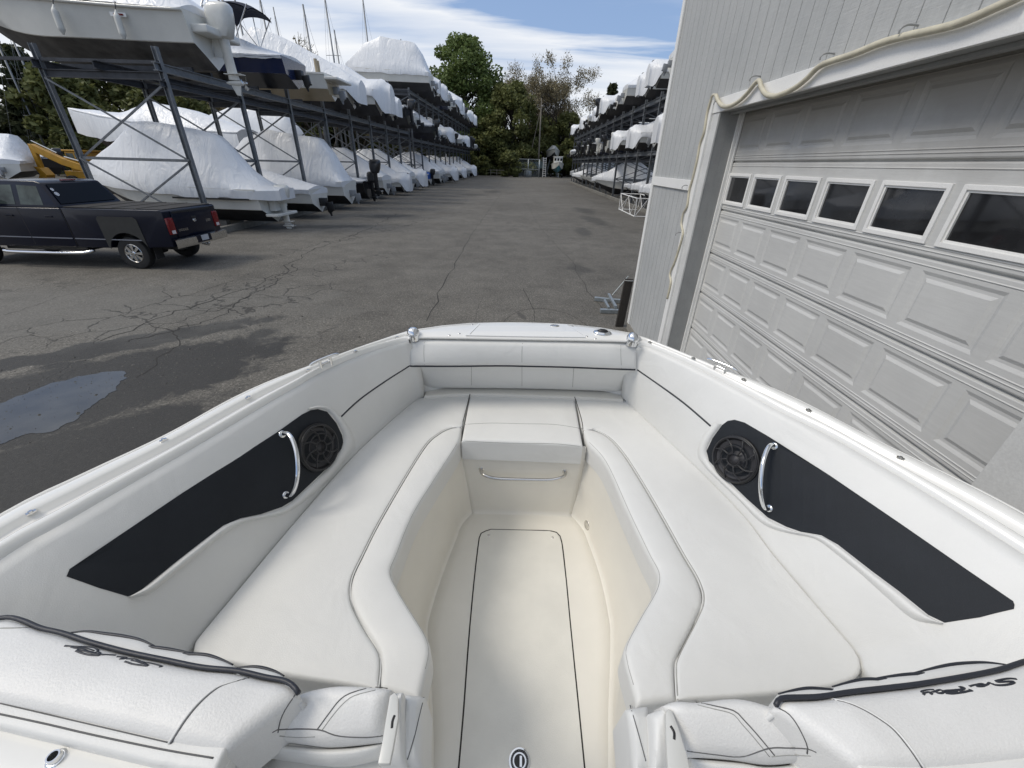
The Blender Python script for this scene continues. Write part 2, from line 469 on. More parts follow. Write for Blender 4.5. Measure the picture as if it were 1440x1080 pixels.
ledge_f = [bz(x, y, .50) for x, y in [(596,557.5),(661,554),(735,556),(808,558.5),(877,562)]]
pillow('bow_ledge', catmull([p+V((0,.05,0)) for p in ledge_b], 50), catmull([p+V((0,-.0,0)) for p in ledge_f], 50), M['gel_cream'], R0=.012, T=.1, nv=5)

# --- seat cushions
for nm, O_, S_, T_ in (('port', OL, SL, TL), ('starboard', OR, SR, TR)):
    A = curve_z(O_, ZS, 120); B = curve_z(S_, ZS, 120); C = curve_z(T_, ZS-.004, 120)
    S2 = curve_z(S_[2:], ZS, 120)
    o = pillow('seat_cushion', A, B, M['vinyl'], R0=.012, T=.09, puff=.008, nu=90, nv=20); o['label'] = nm + ' bow seat cushion'
    o = pillow('seat_bolster', S2, C, M['vinyl'], R0=.018, T=.085, puff=.012, nu=90, nv=10); o['label'] = nm + ' seat front bolster'
    base = catmull([p + V((0,0,-.07)) for p in C], 80); s = -1 if nm == 'port' else 1
# step cushion: back half, front half, front face
q = lambda pts, z: catmull([bz(x, y, z) for x, y in pts], 30)
YC0 = bz(735, 622, ZS+.002).y; TST = ZS+.002 - by(735, 645.5, YC0).z
pillow('step_cushion', q([(661,554),(735,556),(808,558)], ZS), q([(649,619),(735,622),(820,626)], ZS+.002), M['vinyl'], R0=.014, T=max(.05, TST), puff=.006, nu=30, nv=20)
seam('seam', [(651,597),(690,595),(735,596),(780,597),(819,603)], .0013, M['seam'], boat)
seam('seam', [(650,620),(690,622),(735,623.5),(780,624),(819,628)], .0011, M['seam'], boat)
seam('seam', [(661,554),(655,578),(650,600),(649,640)], .0022, M['gap'], boat)
seam('seam', [(808,558),(815,580),(820,604),(821,648)], .0022, M['gap'], boat)
for nm, S_, T_, O_ in (('port', SL, TL, OL), ('starboard', SR, TR, OR)):
    seam('seam', S_[2:], .0024, M['vinyl'], boat, lift=.001)
    sx = -1.6 if nm == 'port' else 1.6
    seam('seam', [(x+sx, y) for x, y in S_[2:]], .0012, M['seam'], boat)
    dx = -3.0 if nm == 'port' else 3.0
    seam('seam', [(x+dx, y) for x, y in T_[1:-1]], .0009, M['seam'], boat)
    k = 10 if nm == 'port' else 11
    seam('seam', O_[1:k], .0018, M['seam'], boat, lift=-.0005)

# --- footwell: liner walls, riser, sole
TB = []
wl = [(650,643),(622,690),(592,740),(570,790),(560,812),(566,835),(583,865),(603,900),(610,925),(606,960),(600,1010),(596,1090)]
wr = [(820,650),(846,692),(873,740),(900,790),(908,812),(902,838),(884,870),(867,905),(862,930),(866,965),(878,1030),(890,1090)]
fl = [(661,722),(648,740),(640,760),(620,812),(602,870),(600,900),(604,950),(607,1000),(608,1040),(608,1095)]
fr = [(806,726),(819,743),(829,765),(846,815),(858,872),(860,900),(859,950),(857,1000),(857,1040),(857,1095)]
for nm, W_, F_ in (('port', TL, fl), ('starboard', TR, fr)):
    top = [bz(x, y, ZS-.004) + V((0,0,-.078)) for x, y in W_]; bot = [bz(x, y, .0) for x, y in F_]
    sgn = -1 if nm == 'port' else 1
    top = [p + V((sgn*.016, 0, 0)) for p in top]; YR = bz(735, 622, ZS+.002).y; top[0] = V((top[0].x, YR+.012, top[0].z))
    top = [top[0] + V((-sgn*.06, .012, 0)), top[0] + V((-sgn*.02, .008, 0))] + [p for p in top[1:]]
    bot = [bot[0] + V((-sgn*.06, .012, 0)), bot[0] + V((-sgn*.015, .008, 0))] + bot[1:]
    low = [p + V((sgn*.012, 0, .03)) for p in bot]
    # keep the wall from folding where the cushion bulges
    t2 = catmull(top, 60); l2 = catmull(low, 60); b2 = catmull(bot, 60)
    mid = [a.lerp(b, .5) for a, b in zip(t2, l2)]
    loft('well_wall', [[p+V((sgn*.02,0,.03)) for p in t2], t2, mid, l2, b2, [p - V((sgn*.03, 0, .002)) for p in b2]], M['gel_cream'], n=60, sub=4)
rt = [bz(x, y, ZS+.002) + V((dx_, 0, -TST+.012)) for x, y, dx_ in ((649,619,-.02),(735,622,0),(820,626,.02))]
rb = [bz(661,722,0), bz(735,723,0), bz(806,726,0)]
rt2 = [p+V((0,.014,0)) for p in catmull(rt, 20)]; rb2 = catmull(rb, 20)
loft('step_riser', [[p+V((0,.01,.06)) for p in rt2], rt2, [a.lerp(b, .5)+V((0,.006,0)) for a, b in zip(rt2, rb2)], [p+V((0,.008,.03)) for p in rb2], rb2, [p+V((0,-.04,-.002)) for p in rb2]], M['gel_cream'], n=20, sub=4)
flp = [bz(x, y, -.001) for x, y in fl]; frp = [bz(x, y, -.001) for x, y in fr]
A = catmull([p+V((-.02,0,0)) for p in flp], 50); B = catmull([p+V((.02,0,0)) for p in frp], 50)
A = [A[0]+V((0,.03,0))] + A + [A[-1]+V((0,-.5,0))]; B = [B[0]+V((0,.03,0))] + B + [B[-1]+V((0,-.5,0))]
loft('sole', [A, B], M['gel_cream'], n=60, sub=10, thick=.01)
BVS = [BV[-1]]
hatch_px = [(690,745.5),(735,746.5),(773,747.5),(784,751),(790,764),(796,815),(802,879),(808,940),(814,1000),(822,1082),(826,1110),(640,1110),(645,1082),(652,1000),(657,930),(661,879),(667,815),(673,764),(676.5,751)]
lid = decal('floor_hatch', [(735+(x-735)*.985, y+1) for x, y in hatch_px], M['hatchlid'], boat, lift=.0075, only=BVS, thick=.004, step=22); reg(lid)
seam('hatch_gap', hatch_px[:10], .0032, M['gap'], boat, only=BVS, lift=.004); seam('hatch_gap', [hatch_px[i] for i in (12,13,14,15,16,17,18,0)], .0032, M['gap'], boat, only=BVS, lift=.004)
decal('nonskid_pocket', [(656,754),(661,753),(662,762),(655,830),(650,879),(644,930),(640,955),(633,966),(624,955),(617,930),(617,880),(632,820)], M['gel_pocket'], boat, lift=.0022, only=BVS, thick=.002, step=10)
decal('nonskid_pocket', [(802,760),(808,758),(828,800),(847,850),(858,900),(860,940),(846,968),(835,973),(825,952),(814,879)], M['gel_pocket'], boat, lift=.0022, only=BVS, thick=.002, step=10)
for (x, y) in [(687.5,753.3),(777,756.5)]:
    h = hit(x, y, .001); MB().lathe([(0,.003),(.005,.003),(.007,0)], Matrix.Translation(h[0]), 10).build('hatch_screw', M['steel'], boat, smooth=True)
h = hit(730.5, 1071, .001); Mh = Matrix.Translation(h[0])
latch = MB().lathe([(.034,0),(.033,.005),(.028,.006),(.0265,.001),(.022,.001),(.021,.005),(.017,.005),(.016,-.002)], Mh, 30).build('hatch_latch', M['chrome'], boat, smooth=60)
MB().lathe([(0,.002),(.0165,.002)], Mh, 24).lathe([(.0225,.0018),(.0262,.0018)], Mh, 24).build('latch_recess', M['black'], latch)
MB().bar(h[0]+V((.004,-.014,.004)), h[0]+V((.004,.012,.004)), .007, .004).build('latch_pull', M['chrome'], latch)
# small scuffs of the sole
for (x, y, l, w) in [(831,799,9,.0022),(735,803,5,.0016),(712,861,4,.0018),(846,968,3,.002),(835,852,3,.001)]:
    seam('scuff', [(x-1, y-l/2), (x, y), (x+1.5, y+l/2)], w, M['seam_dark'], boat, n=5, lift=-w*.4)

# --- grab rail of the riser, courtesy light
def rail(name, pts, r, ends_n, m=M['steel'], parent=boat, foot=.014):
    o = MB().tube(catmull(pts, 34), r, 12).build(name, m, parent, smooth=True)
    for e, nrm in zip((pts[0], pts[-1]), ends_n):
        q_ = V((0,0,1)).rotation_difference(nrm).to_matrix().to_4x4()
        MB().lathe([(0,.006),(foot*.75,.006),(foot,.003),(foot,0)], Matrix.Translation(e) @ q_, 18).build('rail_foot', m, o, smooth=50)
    return o
h1 = hit(677, 659.5); h2 = hit(794.5, 662.5); n_ = h1[1]
a, b = h1[0], h2[0]; off = n_*.045
rail('grab_rail', [a, a+off*.5, a.lerp(b,.06)+off, a.lerp(b,.2)+off*1.08+V((0,0,-.012)), a.lerp(b,.5)+off*1.08+V((0,0,-.014)), a.lerp(b,.8)+off*1.08+V((0,0,-.012)), a.lerp(b,.94)+off, b+off*.5, b], .0075, (h1[1], h2[1]))
h = hit(826.5, 739)
q_ = V((0,0,1)).rotation_difference(h[1]).to_matrix().to_4x4()
lt = MB().lathe([(.026,0),(.026,.004),(.021,.007),(.016,.005)], Matrix.Translation(h[0]) @ q_, 24).build('courtesy_light', M['steel'], boat, smooth=True)
MB().lathe([(0,.006),(.016,.0045)], Matrix.Translation(h[0]) @ q_, 20).build('light_lens', mat('lamp_glass', (.5,.48,.42), .15), lt, smooth=True)

# --- charcoal side panels with lip, speaker and grab handle
DL = [(97.5,800.6),(255,694),(389,608),(424,583),(436,577),(446,575.5),(459,579),(472,595),(480,612),(481.5,621),(479,631),(456,660.6),(424,691),(410,704),(395,713),(366,723),(337,729),(313,739),(284,761),(243,793),(205,824),(191,835.6),(179,839),(138,827),(93,811)]
DR = [(1016,598),(1024,592),(1034,590.4),(1048,594.5),(1078,612),(1166,668),(1264,735),(1362,803),(1425,846),(1427,851),(1426,857),(1404,862),(1378,868.7),(1329,876),(1306,865),(1264,831),(1225,802),(1179,766),(1156,753),(1127,748),(1107,741),(1081,728),(1052,702),(1012,663),(998,648),(994.5,634),(1003,616)]
LL = ([(481,617),(479.6,630),(456,662),(424,693),(398,713.5),(366,724),(337,730),(313,740),(284,762),(243,794),(205,825),(180,839.5)],
      [(500,632),(490,643),(467,671),(432,703),(401,723),(372,729.6),(343,736),(314,752.5),(270,788),(232,820),(208,837),(182,841)])
LR = ([(1016,597),(1002,616),(994,634),(998,649),(1012,665),(1052,703.5),(1081,729.5),(1107,742.5),(1127,749.5),(1156,754.5),(1179,767.5),(1225,803.5),(1264,832.5),(1306,866.5),(1328,877)],
      [(1003,594),(986,615),(980,638),(986,650),(998,664),(1038,703),(1068,734),(1094,747),(1127,753),(1150,760.5),(1172,777),(1210,808),(1247,842),(1285,873),(1326,878.5)])
LLa = ([(430,577),(446,574.5),(460,578),(474,595),(482,612),(481,621)], [(433,574),(450,570),(470,576),(488,596),(499,618),(500,632)])
for bv, D_, L_, nm in ((BVL, DL, LL, 'port'), (BVR, DR, LR, 'starboard')):
    o = decal('side_panel', D_, M['charcoal'], boat, lift=.003, only=[bv], step=16, thick=.003); o['label'] = 'charcoal insert of the ' + nm + ' side'
    reg(o)
    strips = [L_] + ([LLa] if nm == 'port' else [])
    for (i_, o_) in strips:
        n = 60; a = cat2(i_, n); b = cat2(o_, n); rows = []
        for t, lf in ((0,.0045),(.1,.013),(.3,.017),(.55,.014),(.8,.007),(1,.0)):
            row = []
            for p, q2 in zip(a, b):
                hh = hit(p[0]+(q2[0]-p[0])*t, p[1]+(q2[1]-p[1])*t, lf, [bv]); row.append(hh[0] if hh else row[-1])
            rows.append(row)
        o = MB().grid(rows).build('panel_lip', M['vinyl'], boat, smooth=True); reg(o)
        seam('seam', o_, .0010, M['seam'], boat)
def speaker(cx, cy, px_top, bv):
    h = hit(cx, cy, .004, [bv]); ht = hit(cx, px_top, .004, [bv]); r = (ht[0]-h[0]).length
    q_ = V((0,0,1)).rotation_difference(h[1]).to_matrix().to_4x4(); Ms = Matrix.Translation(h[0]) @ q_
    s = MB().lathe([(r*1.06,0),(r*1.05,.010),(r*.97,.013),(r*.90,.009),(r*.86,.003)], Ms, 40).build('speaker', M['black'], boat, smooth=50)
    MB().lathe([(r*.87,.004),(r*.55,-.004),(r*.33,.001),(r*.30,.006),(0,.012)], Ms, 32).build('speaker_cone', mat('speaker_cone', (.035,.035,.04), .5), s, smooth=True)
    g = MB()
    for k in range(8):
        a = k*math.pi/4 + .2
        p0 = V((math.cos(a)*r*.26, math.sin(a)*r*.26, .017)); p1 = V((math.cos(a+.35)*r*.96, math.sin(a+.35)*r*.96, .012)); pm = V((math.cos(a+.1)*r*.62, math.sin(a+.1)*r*.62, .019))
        g.tube([Ms @ p for p in catmull([p0, pm, p1], 8)], .0032, 6)
    for rr in (.28, .6, .97): g.tube([Ms @ V((math.cos(t)*r*rr, math.sin(t)*r*rr, .0165 if rr < .9 else .013)) for t in [2*math.pi*i/32 for i in range(33)]], .003 if rr < .9 else .004, 6)
    g.build('speaker_grille', mat('grille_plastic', (.02,.02,.022), .35), s, smooth=True)
speaker(446, 629, 597, BVL); speaker(1035.5, 646, 614, BVR)
for (p1, p2, bv) in (((396,611),(400.5,696),BVL), ((1089.5,627.5),(1083,715),BVR)):
    h1 = hit(*p1, .004, [bv]); h2 = hit(*p2, .004, [bv]); a, b = h1[0], h2[0]; n_ = (h1[1]+h2[1]).normalized()
    off = n_*.058
    rail('grab_handle', [a, a+off*.45, a.lerp(b,.10)+off*.85, a.lerp(b,.3)+off*1.15, a.lerp(b,.5)+off*1.22, a.lerp(b,.7)+off*1.15, a.lerp(b,.90)+off*.85, b+off*.45, b], .0085, (h1[1], h2[1]), M['chrome'])
# navy piping and seams of the coaming
seam('piping', [(576,514),(540,537),(505,562),(477,588)], .0046, M['navy_pipe'], boat, only=[BVL], lift=.001)
seam('piping', [(897,520),(930,543),(965,569),(1002,601)], .0046, M['navy_pipe'], boat, only=[BVR], lift=.001)
for bv, L_ in ((BVL, ([(441,526),(446,530),(444,545),(438,573)], [(415,540),(421,545),(418,560),(411,588)])), (BVR, ([(1041,543),(1039,550),(1042,570),(1047,593)], [(1068,556),(1065,561),(1067,580),(1074,606)]))):
    for l in L_:
        seam('seam', l, .0022, M['vinyl'], boat, only=[bv]); seam('seam', [(x+1.5, y) for x, y in l], .001, M['seam'], boat, only=[bv])
seam('seam', [(380,566),(284,622.5),(140,706),(0,786)], .001, M['seam'], boat, only=[BVL])
seam('seam', [(1100,581),(1191,627),(1300,692),(1440,779)], .001, M['seam'], boat, only=[BVR])
seam('seam', [(93,812),(50,838),(13,865)], .0013, M['seam'], boat, only=[BVL])
seam('seam', [(1427,853),(1440,860),(1500,895)], .0013, M['seam'], boat, only=[BVR])
seam('seam', [(492,640),(496,634),(500,637)], .0012, M['seam'], boat, only=[BVL])

# --- gunwale fittings
def cleat(c, d, parent):
    M_ = Matrix.Translation(c) @ V((1,0,0)).rotation_difference(d).to_matrix().to_4x4() @ Matrix.Scale(.76, 4)
    mb = MB()
    mb.tube([M_ @ V(p) for p in catmull([(-.085,0,.036),(-.05,0,.041),(0,0,.042),(.05,0,.041),(.085,0,.036)], 14)], [.004]+[.0065]*12+[.004], 10)
    for s in (-.03, .03): mb.tube([M_ @ V((s,0,-.01)), M_ @ V((s,0,.04))], .0065, 10)
    mb.tube([M_ @ V((-.03,0,.016)), M_ @ V((.03,0,.016))], .004, 8)
    mb.build('cleat', M['chrome'], parent, smooth=60)
for (x, y), (x2, y2) in (((458,512),(475,505)), ((1013,519),(1030,526))):
    a = hit(x, y) or (bz(x, y, ZG),); b = hit(x2, y2) or (bz(x2, y2, ZG),)
    cleat(a[0] - V((0,0,.006)), (b[0]-a[0]).normalized(), boat)
for k, L_ in enumerate(([(44,721),(230,619.5),(349,559.5),(433,521.5),(500,494.5),(558,474.5)], [(975.5,504.5),(1046,534.5),(1137,577.5),(1266,644.5),(914,482)])):
    for (x, y) in L_:
        h = hit(x, y, .001)
        if not h: continue
        h2 = hit(x+8, y+(3.5 if k else -4), .001); d = ((h2 or h)[0]-h[0]); d = d.normalized() if d.length > 0 else V((0,1,0))
        mb = MB().bar(h[0]-d*.009+V((0,0,.001)), h[0]+d*.009+V((0,0,.001)), .009, .004); mb.tube([h[0]+V((0,0,-.002)), h[0]+V((0,0,.006))], .0045, 10)
        mb.build('snap_stud', M['steel'], boat)

# --- helm-side backrests, consoles and armrests at the bottom of the view
PL = [(-160,858),(-60,864),(0,869),(13,867.7),(33,873),(57,883),(87,890),(127,903),(180,917),(233,928),(283,938),(333,943),(373,952),(400,957),(413,965),(420,975)]
PLb = [(-160,962),(-60,980),(0,992),(60,1006),(120,1020),(180,1034),(230,1045),(270,1052),(313,1056)]
PR = [(1091,992),(1094,985.6),(1104,981),(1151,979.5),(1195.6,973),(1251,966.7),(1290,962),(1345.6,953),(1401,942.5),(1429,934),(1445,929),(1500,915),(1600,900)]
PRb = [(1212,1080),(1298,1083),(1365,1079),(1440,1070),(1500,1062),(1600,1045)]
for nm, P_, Pb_ in (('port', PL, PLb), ('starboard', PR, PRb)):
    s = -1 if nm == 'port' else 1
    A = catmull([bz(x, y, .84) for x, y in P_], 90); B = catmull([bz(x, y, .845) for x, y in Pb_], 90)
    o = pillow('helm_backrest', A, B, M['vinyl_old'], R0=.022, T=.10, puff=.012, nu=60, nv=18, wrinkle=.0012); o['label'] = nm + ' helm backrest pad'
    HB = BV[-1]
    F = [p + V((0, .03, -.02)) for p in A]; G = [p + V((0, .02, -.4)) for p in A]
    loft('backrest_front', [[p+V((0,-.004,-.03)) for p in A], G], M['vinyl'], n=60, sub=4)
    MB().tube(catmull([bz(x, y, .838) for x, y in P_], 80), .0043, 8).build('piping', M['navy_pipe'], boat, smooth=True)
    lo = [p + V((0, 0, -.012)) for p in B]; lo2 = [p + V((0, -.018, -.03)) for p in B]
    o = pillow('backrest_band', [p+V((0,.01,-.006)) for p in B], [p+V((0,-.022,-.008)) for p in B], M['vinyl'], R0=.006, T=.05, nv=4, puff=.002)
    # moulded console top under the pad
    Cc = [p + V((0, -.01, -.035)) for p in B]; D = [p + V((0, -.5, -.045)) for p in B]
    A2 = [p + V((0, .03, -.05)) for p in B]
    loft('console_top', [A2, Cc, [p.lerp(q2, .3) for p, q2 in zip(Cc, D)], D], M['gel'], n=60, sub=4)
seam('seam', [(350,953.5),(328,959),(307,967),(283,987),(262,1012),(240,1046)], .0011, M['seam_dark'], boat)
seam('seam', [(347,953.5),(325,959),(304,967),(280,987),(259,1012),(237,1046)], .0022, M['vinyl'], boat)
seam('seam', [(1165,983),(1190,988),(1212,997),(1236,1011),(1257,1027),(1280,1055),(1298,1082)], .0011, M['seam_dark'], boat)
seam('seam', [(1168,983),(1193,988),(1215,997),(1239,1011),(1260,1027),(1283,1055),(1301,1082)], .0022, M['vinyl'], boat)
seam('seam', [(0,883.5),(30,883),(52,882)], .0012, M['seam'], boat)
seam('seam', [(0,989),(60,1003),(120,1017),(180,1031),(236,1044)], .0010, M['seam_dark'], boat)
seam('seam', [(-20,1000),(60,1017),(120,1031),(180,1044),(240,1056),(300,1066)], .0014, M['seam_dark'], boat)
# scalloped quilting beyond the piping
ARC = [[(100,890),(123,888.5),(150,892),(173,895),(197,900),(218,909)], [(190,912),(213,910.5),(247,915),(270,919)], [(230,922),(277,920.5),(300,924),(328,935)], [(333,939.5),(360,938.5),(383,943.5),(400,951)],
       [(1094,976),(1132,969),(1157,969.5),(1187,972)], [(1170,966),(1209.5,956.5),(1234.5,956),(1262,958),(1290,959.5)], [(1229,954.5),(1276,949),(1304,948.6),(1340,953)], [(1284.5,946.7),(1334.5,935.6),(1373.5,932.3),(1395.6,933),(1418,935.6)]]
for arc in ARC:
    n = 24; a = cat2(arc, n); P1 = [bz(x, y, .822) for x, y in a]
    base = [(arc[0][0], arc[0][1]+5), (arc[-1][0], arc[-1][1]+5)]
    L2 = PL if arc[0][0] < 700 else PR
    def yon(x):
        for (x0, y0), (x1, y1) in zip(L2, L2[1:]):
            if x0 <= x <= x1: return y0+(y1-y0)*(x-x0)/(x1-x0)
        return arc[-1][1]
    P2 = [bz(x, yon(x), .83) for x, y in a]
    o = pillow('quilt_scallop', P1, P2, M['vinyl'], R0=.004, T=.05, nu=16, nv=4, puff=.003)
    w = [.0012 + .0022*math.sin(math.pi*i/(n-1)) for i in range(n)]
    MB().tube([p+V((0,0,.001)) for p in P1], w, 8).build('piping', M['navy_pipe'], o, smooth=True)
# embroidered script on both pads
def stroke(pts, r=.0021):
    seam('embroidery', pts, r, M['navy_pipe'], boat, n=len(pts)*5, lift=-.0006)
def zl(pts): return [(80+x/9, 895+y/9) for x, y in pts]
def zr(pts): return [(1280+x/9, 940+y/9) for x, y in pts]
for s_ in ([(100,118),(170,125),(260,130),(350,132),(440,142),(500,160),(520,185),(480,205),(400,190),(330,165),(270,158)], [(270,158),(265,180),(340,185),(420,205),(500,225),(550,232)],
           [(240,182),(300,205),(380,228),(470,240),(540,240),(545,215),(510,195)], [(180,133),(250,150),(330,148),(400,160),(470,182)], [(550,230),(620,232),(690,236),(745,240)],
           [(760,258),(820,262),(880,270),(850,285),(800,285),(840,272)], [(880,285),(940,288),(1000,292),(1060,318),(1110,330),(1090,345),(1010,318),(940,305)],
           [(860,318),(900,330),(960,350),(1040,362),(1120,372),(1155,370),(1110,345),(1090,325)], [(1120,332),(1190,342),(1260,358),(1330,380),(1290,388)]):
    stroke(zl(s_))
for s_ in ([(300,270),(220,272),(150,288),(150,305),(180,310),(165,335)], [(180,308),(230,300),(275,312),(255,328)], [(275,300),(320,290),(370,272),(420,290),(400,312),(340,310),(325,295)],
           [(410,290),(460,280),(540,275),(600,270),(560,295),(480,305),(440,312)], [(440,312),(520,320),(610,310),(680,300),(740,285),(785,280),(740,270)], [(600,270),(660,262),(690,250),(650,236),(620,240)], [(600,272),(650,290),(700,290)],
           [(750,228),(800,212),(850,205),(830,222),(880,228),(930,222),(945,205),(900,196),(850,205)], [(945,215),(980,200),(1000,182),(1030,195),(1060,200)],
           [(1345,135),(1260,128),(1160,140),(1080,160),(1110,172),(1200,168),(1280,165),(1320,170),(1280,195),(1180,212),(1080,210),(1020,190)]):
    stroke(zr(s_))
# moulded shelf that carries the armrests
for q_ in ([(292,1052),(440,1050),(572,1046),(590,1300),(200,1300)], [(900,1050),(1020,1062),(1240,1072),(1260,1300),(890,1300)]):
    pts = [bz(x, y, .655) for x, y in q_]
    reg(MB().prism(pts, (0,0,-1), .05).build('console_shelf', M['gel'], boat, bevel=.012, smooth=40))
# armrest blocks
def block(name, topback, topfront, zb, zf, m, T=.07, R0=.02, up=(0,-.25,1), puff=.01, wrinkle=.001, **k):
    return pillow(name, catmull([bz(x, y, zb) for x, y in topback], 40), catmull([bz(x, y, zf) for x, y in topfront], 40), m, R0=R0, T=T, up=up, puff=puff, nu=24, nv=14, wrinkle=wrinkle, **k)
arm1 = block('armrest', [(412,977),(436,969),(474,963),(526,965),(548,968)], [(378,1040),(420,1046),(457,1050),(500,1047),(540,1042)], .80, .75, M['vinyl_old'], T=.06)
block('armrest_base', [(384,1046),(420,1049),(457,1052),(500,1050),(540,1044)], [(374,1066),(420,1073),(467,1078),(505,1073),(538,1064)], .73, .70, M['vinyl'], T=.08, R0=.014, register=False)
arm2 = block('armrest', [(936,991),(954,984.6),(985,986),(1040,981),(1087,992),(1112,1003)], [(968,1064),(1010,1066),(1043,1069),(1085,1075),(1120,1073),(1153,1068)], .80, .75, M['vinyl_old'], T=.06)
block('armrest_base', [(975,1066),(1043,1072),(1085,1078),(1150,1070)], [(975,1092),(1043,1098),(1085,1100),(1150,1090)], .73, .70, M['vinyl'], T=.08, R0=.014, register=False)
arm1['label'] = 'port armrest cushion'; arm2['label'] = 'starboard armrest cushion'
for l in ([(446,1026),(462,1004),(478,984),(495,974),(526,966.5),(545,968)], [(383,1030),(393,1026),(446,1026),(474,1034.6),(512,1037),(538,1034.6)], [(415,977),(401,998),(394,1014),(391,1030)],
          [(979,987.5),(1006,993),(1033,1000),(1047.5,1014),(1064,1032),(1089,1062)], [(966,1056),(1005,1061),(1043,1064),(1081,1052.5),(1110,1052),(1135,1053),(1148,1058)], [(1090,994),(1108,1003),(1122,1021),(1135,1048),(1135,1060)]):
    seam('seam', l, .0011, M['seam_dark'], boat)
for l in ([(452,1028),(468,1006),(484,988),(499,978),(528,970.5)], [(981,991.5),(1004,997),(1030,1004),(1043,1018),(1059,1036),(1082,1064)], [(393,1035),(420,1037),(443,1036)], [(1085,1064),(1110,1062),(1140,1063)]):
    seam('seam', l, .0008, M['seam'], boat)
# end rolls and hinge plates between armrest and walkway
for rolls in (([(553,972),(566,971)], [(533,1074),(572,1078)], [(568,973),(597,977)], [(562,1076),(594,1078)]), ([(914,1001),(938,992)], [(918,1092),(948,1090)], [(882,994),(914,990)], [(893,1092),(922,1090)])):
    pillow('armrest_roll', [bz(*rolls[0][0], .76), bz(*rolls[0][1], .78)], [bz(*rolls[1][0], .74), bz(*rolls[1][1], .72)], M['vinyl'], R0=.016, T=.14, up=(0,-.1,1), puff=.012, nu=10, nv=12)
    pillow('armrest_roll', [bz(*rolls[2][0], .74), bz(*rolls[2][1], .72)], [bz(*rolls[3][0], .72), bz(*rolls[3][1], .70)], M['vinyl'], R0=.02, T=.14, up=(0,-.1,1), puff=.012, nu=10, nv=12)
plastic = mat('white_hinge_plastic', (.60,.60,.57), .35)
for P_, slot in (([(548,978),(555,973),(560,980),(560,1010),(553,1050),(548,1074),(531,1074),(538,1040)], [(555,1006),(552,1014),(551,1024)]), ([(936,1002),(940,996),(946,1000),(955,1025),(966,1060),(972,1090),(940,1090),(937,1040)], [(943,1021),(948,1030),(948,1040)])):
    pp = [bz(x, y, .795) for x, y in P_]
    o = MB().prism(pp, (0,0,-1), .012).build('hinge_plate', plastic, boat, bevel=.002, smooth=40); reg(o)
    seam('hinge_slot', slot, .0026, M['black'], o, lift=-.001)
for l in ([(596,981),(590,1005),(583,1035),(573,1068)], [(886,992),(893,1015),(900,1040),(908,1070)]):
    seam('seam', l, .0011, M['seam_dark'], boat)
# drain fitting on the console
h = hit(81, 1068)
if h:
    q_ = V((0,0,1)).rotation_difference(h[1]).to_matrix().to_4x4(); Md = Matrix.Translation(h[0]) @ q_
    f_ = MB().lathe([(.014,0),(.014,.003),(.011,.006),(.0095,.006),(.0085,.014),(.0065,.014),(.006,0)], Md, 22).build('console_socket', M['chrome'], boat, smooth=50)
    MB().lathe([(0,.006),(.0062,.006)], Md, 16).build('socket_hole', M['black'], f_)
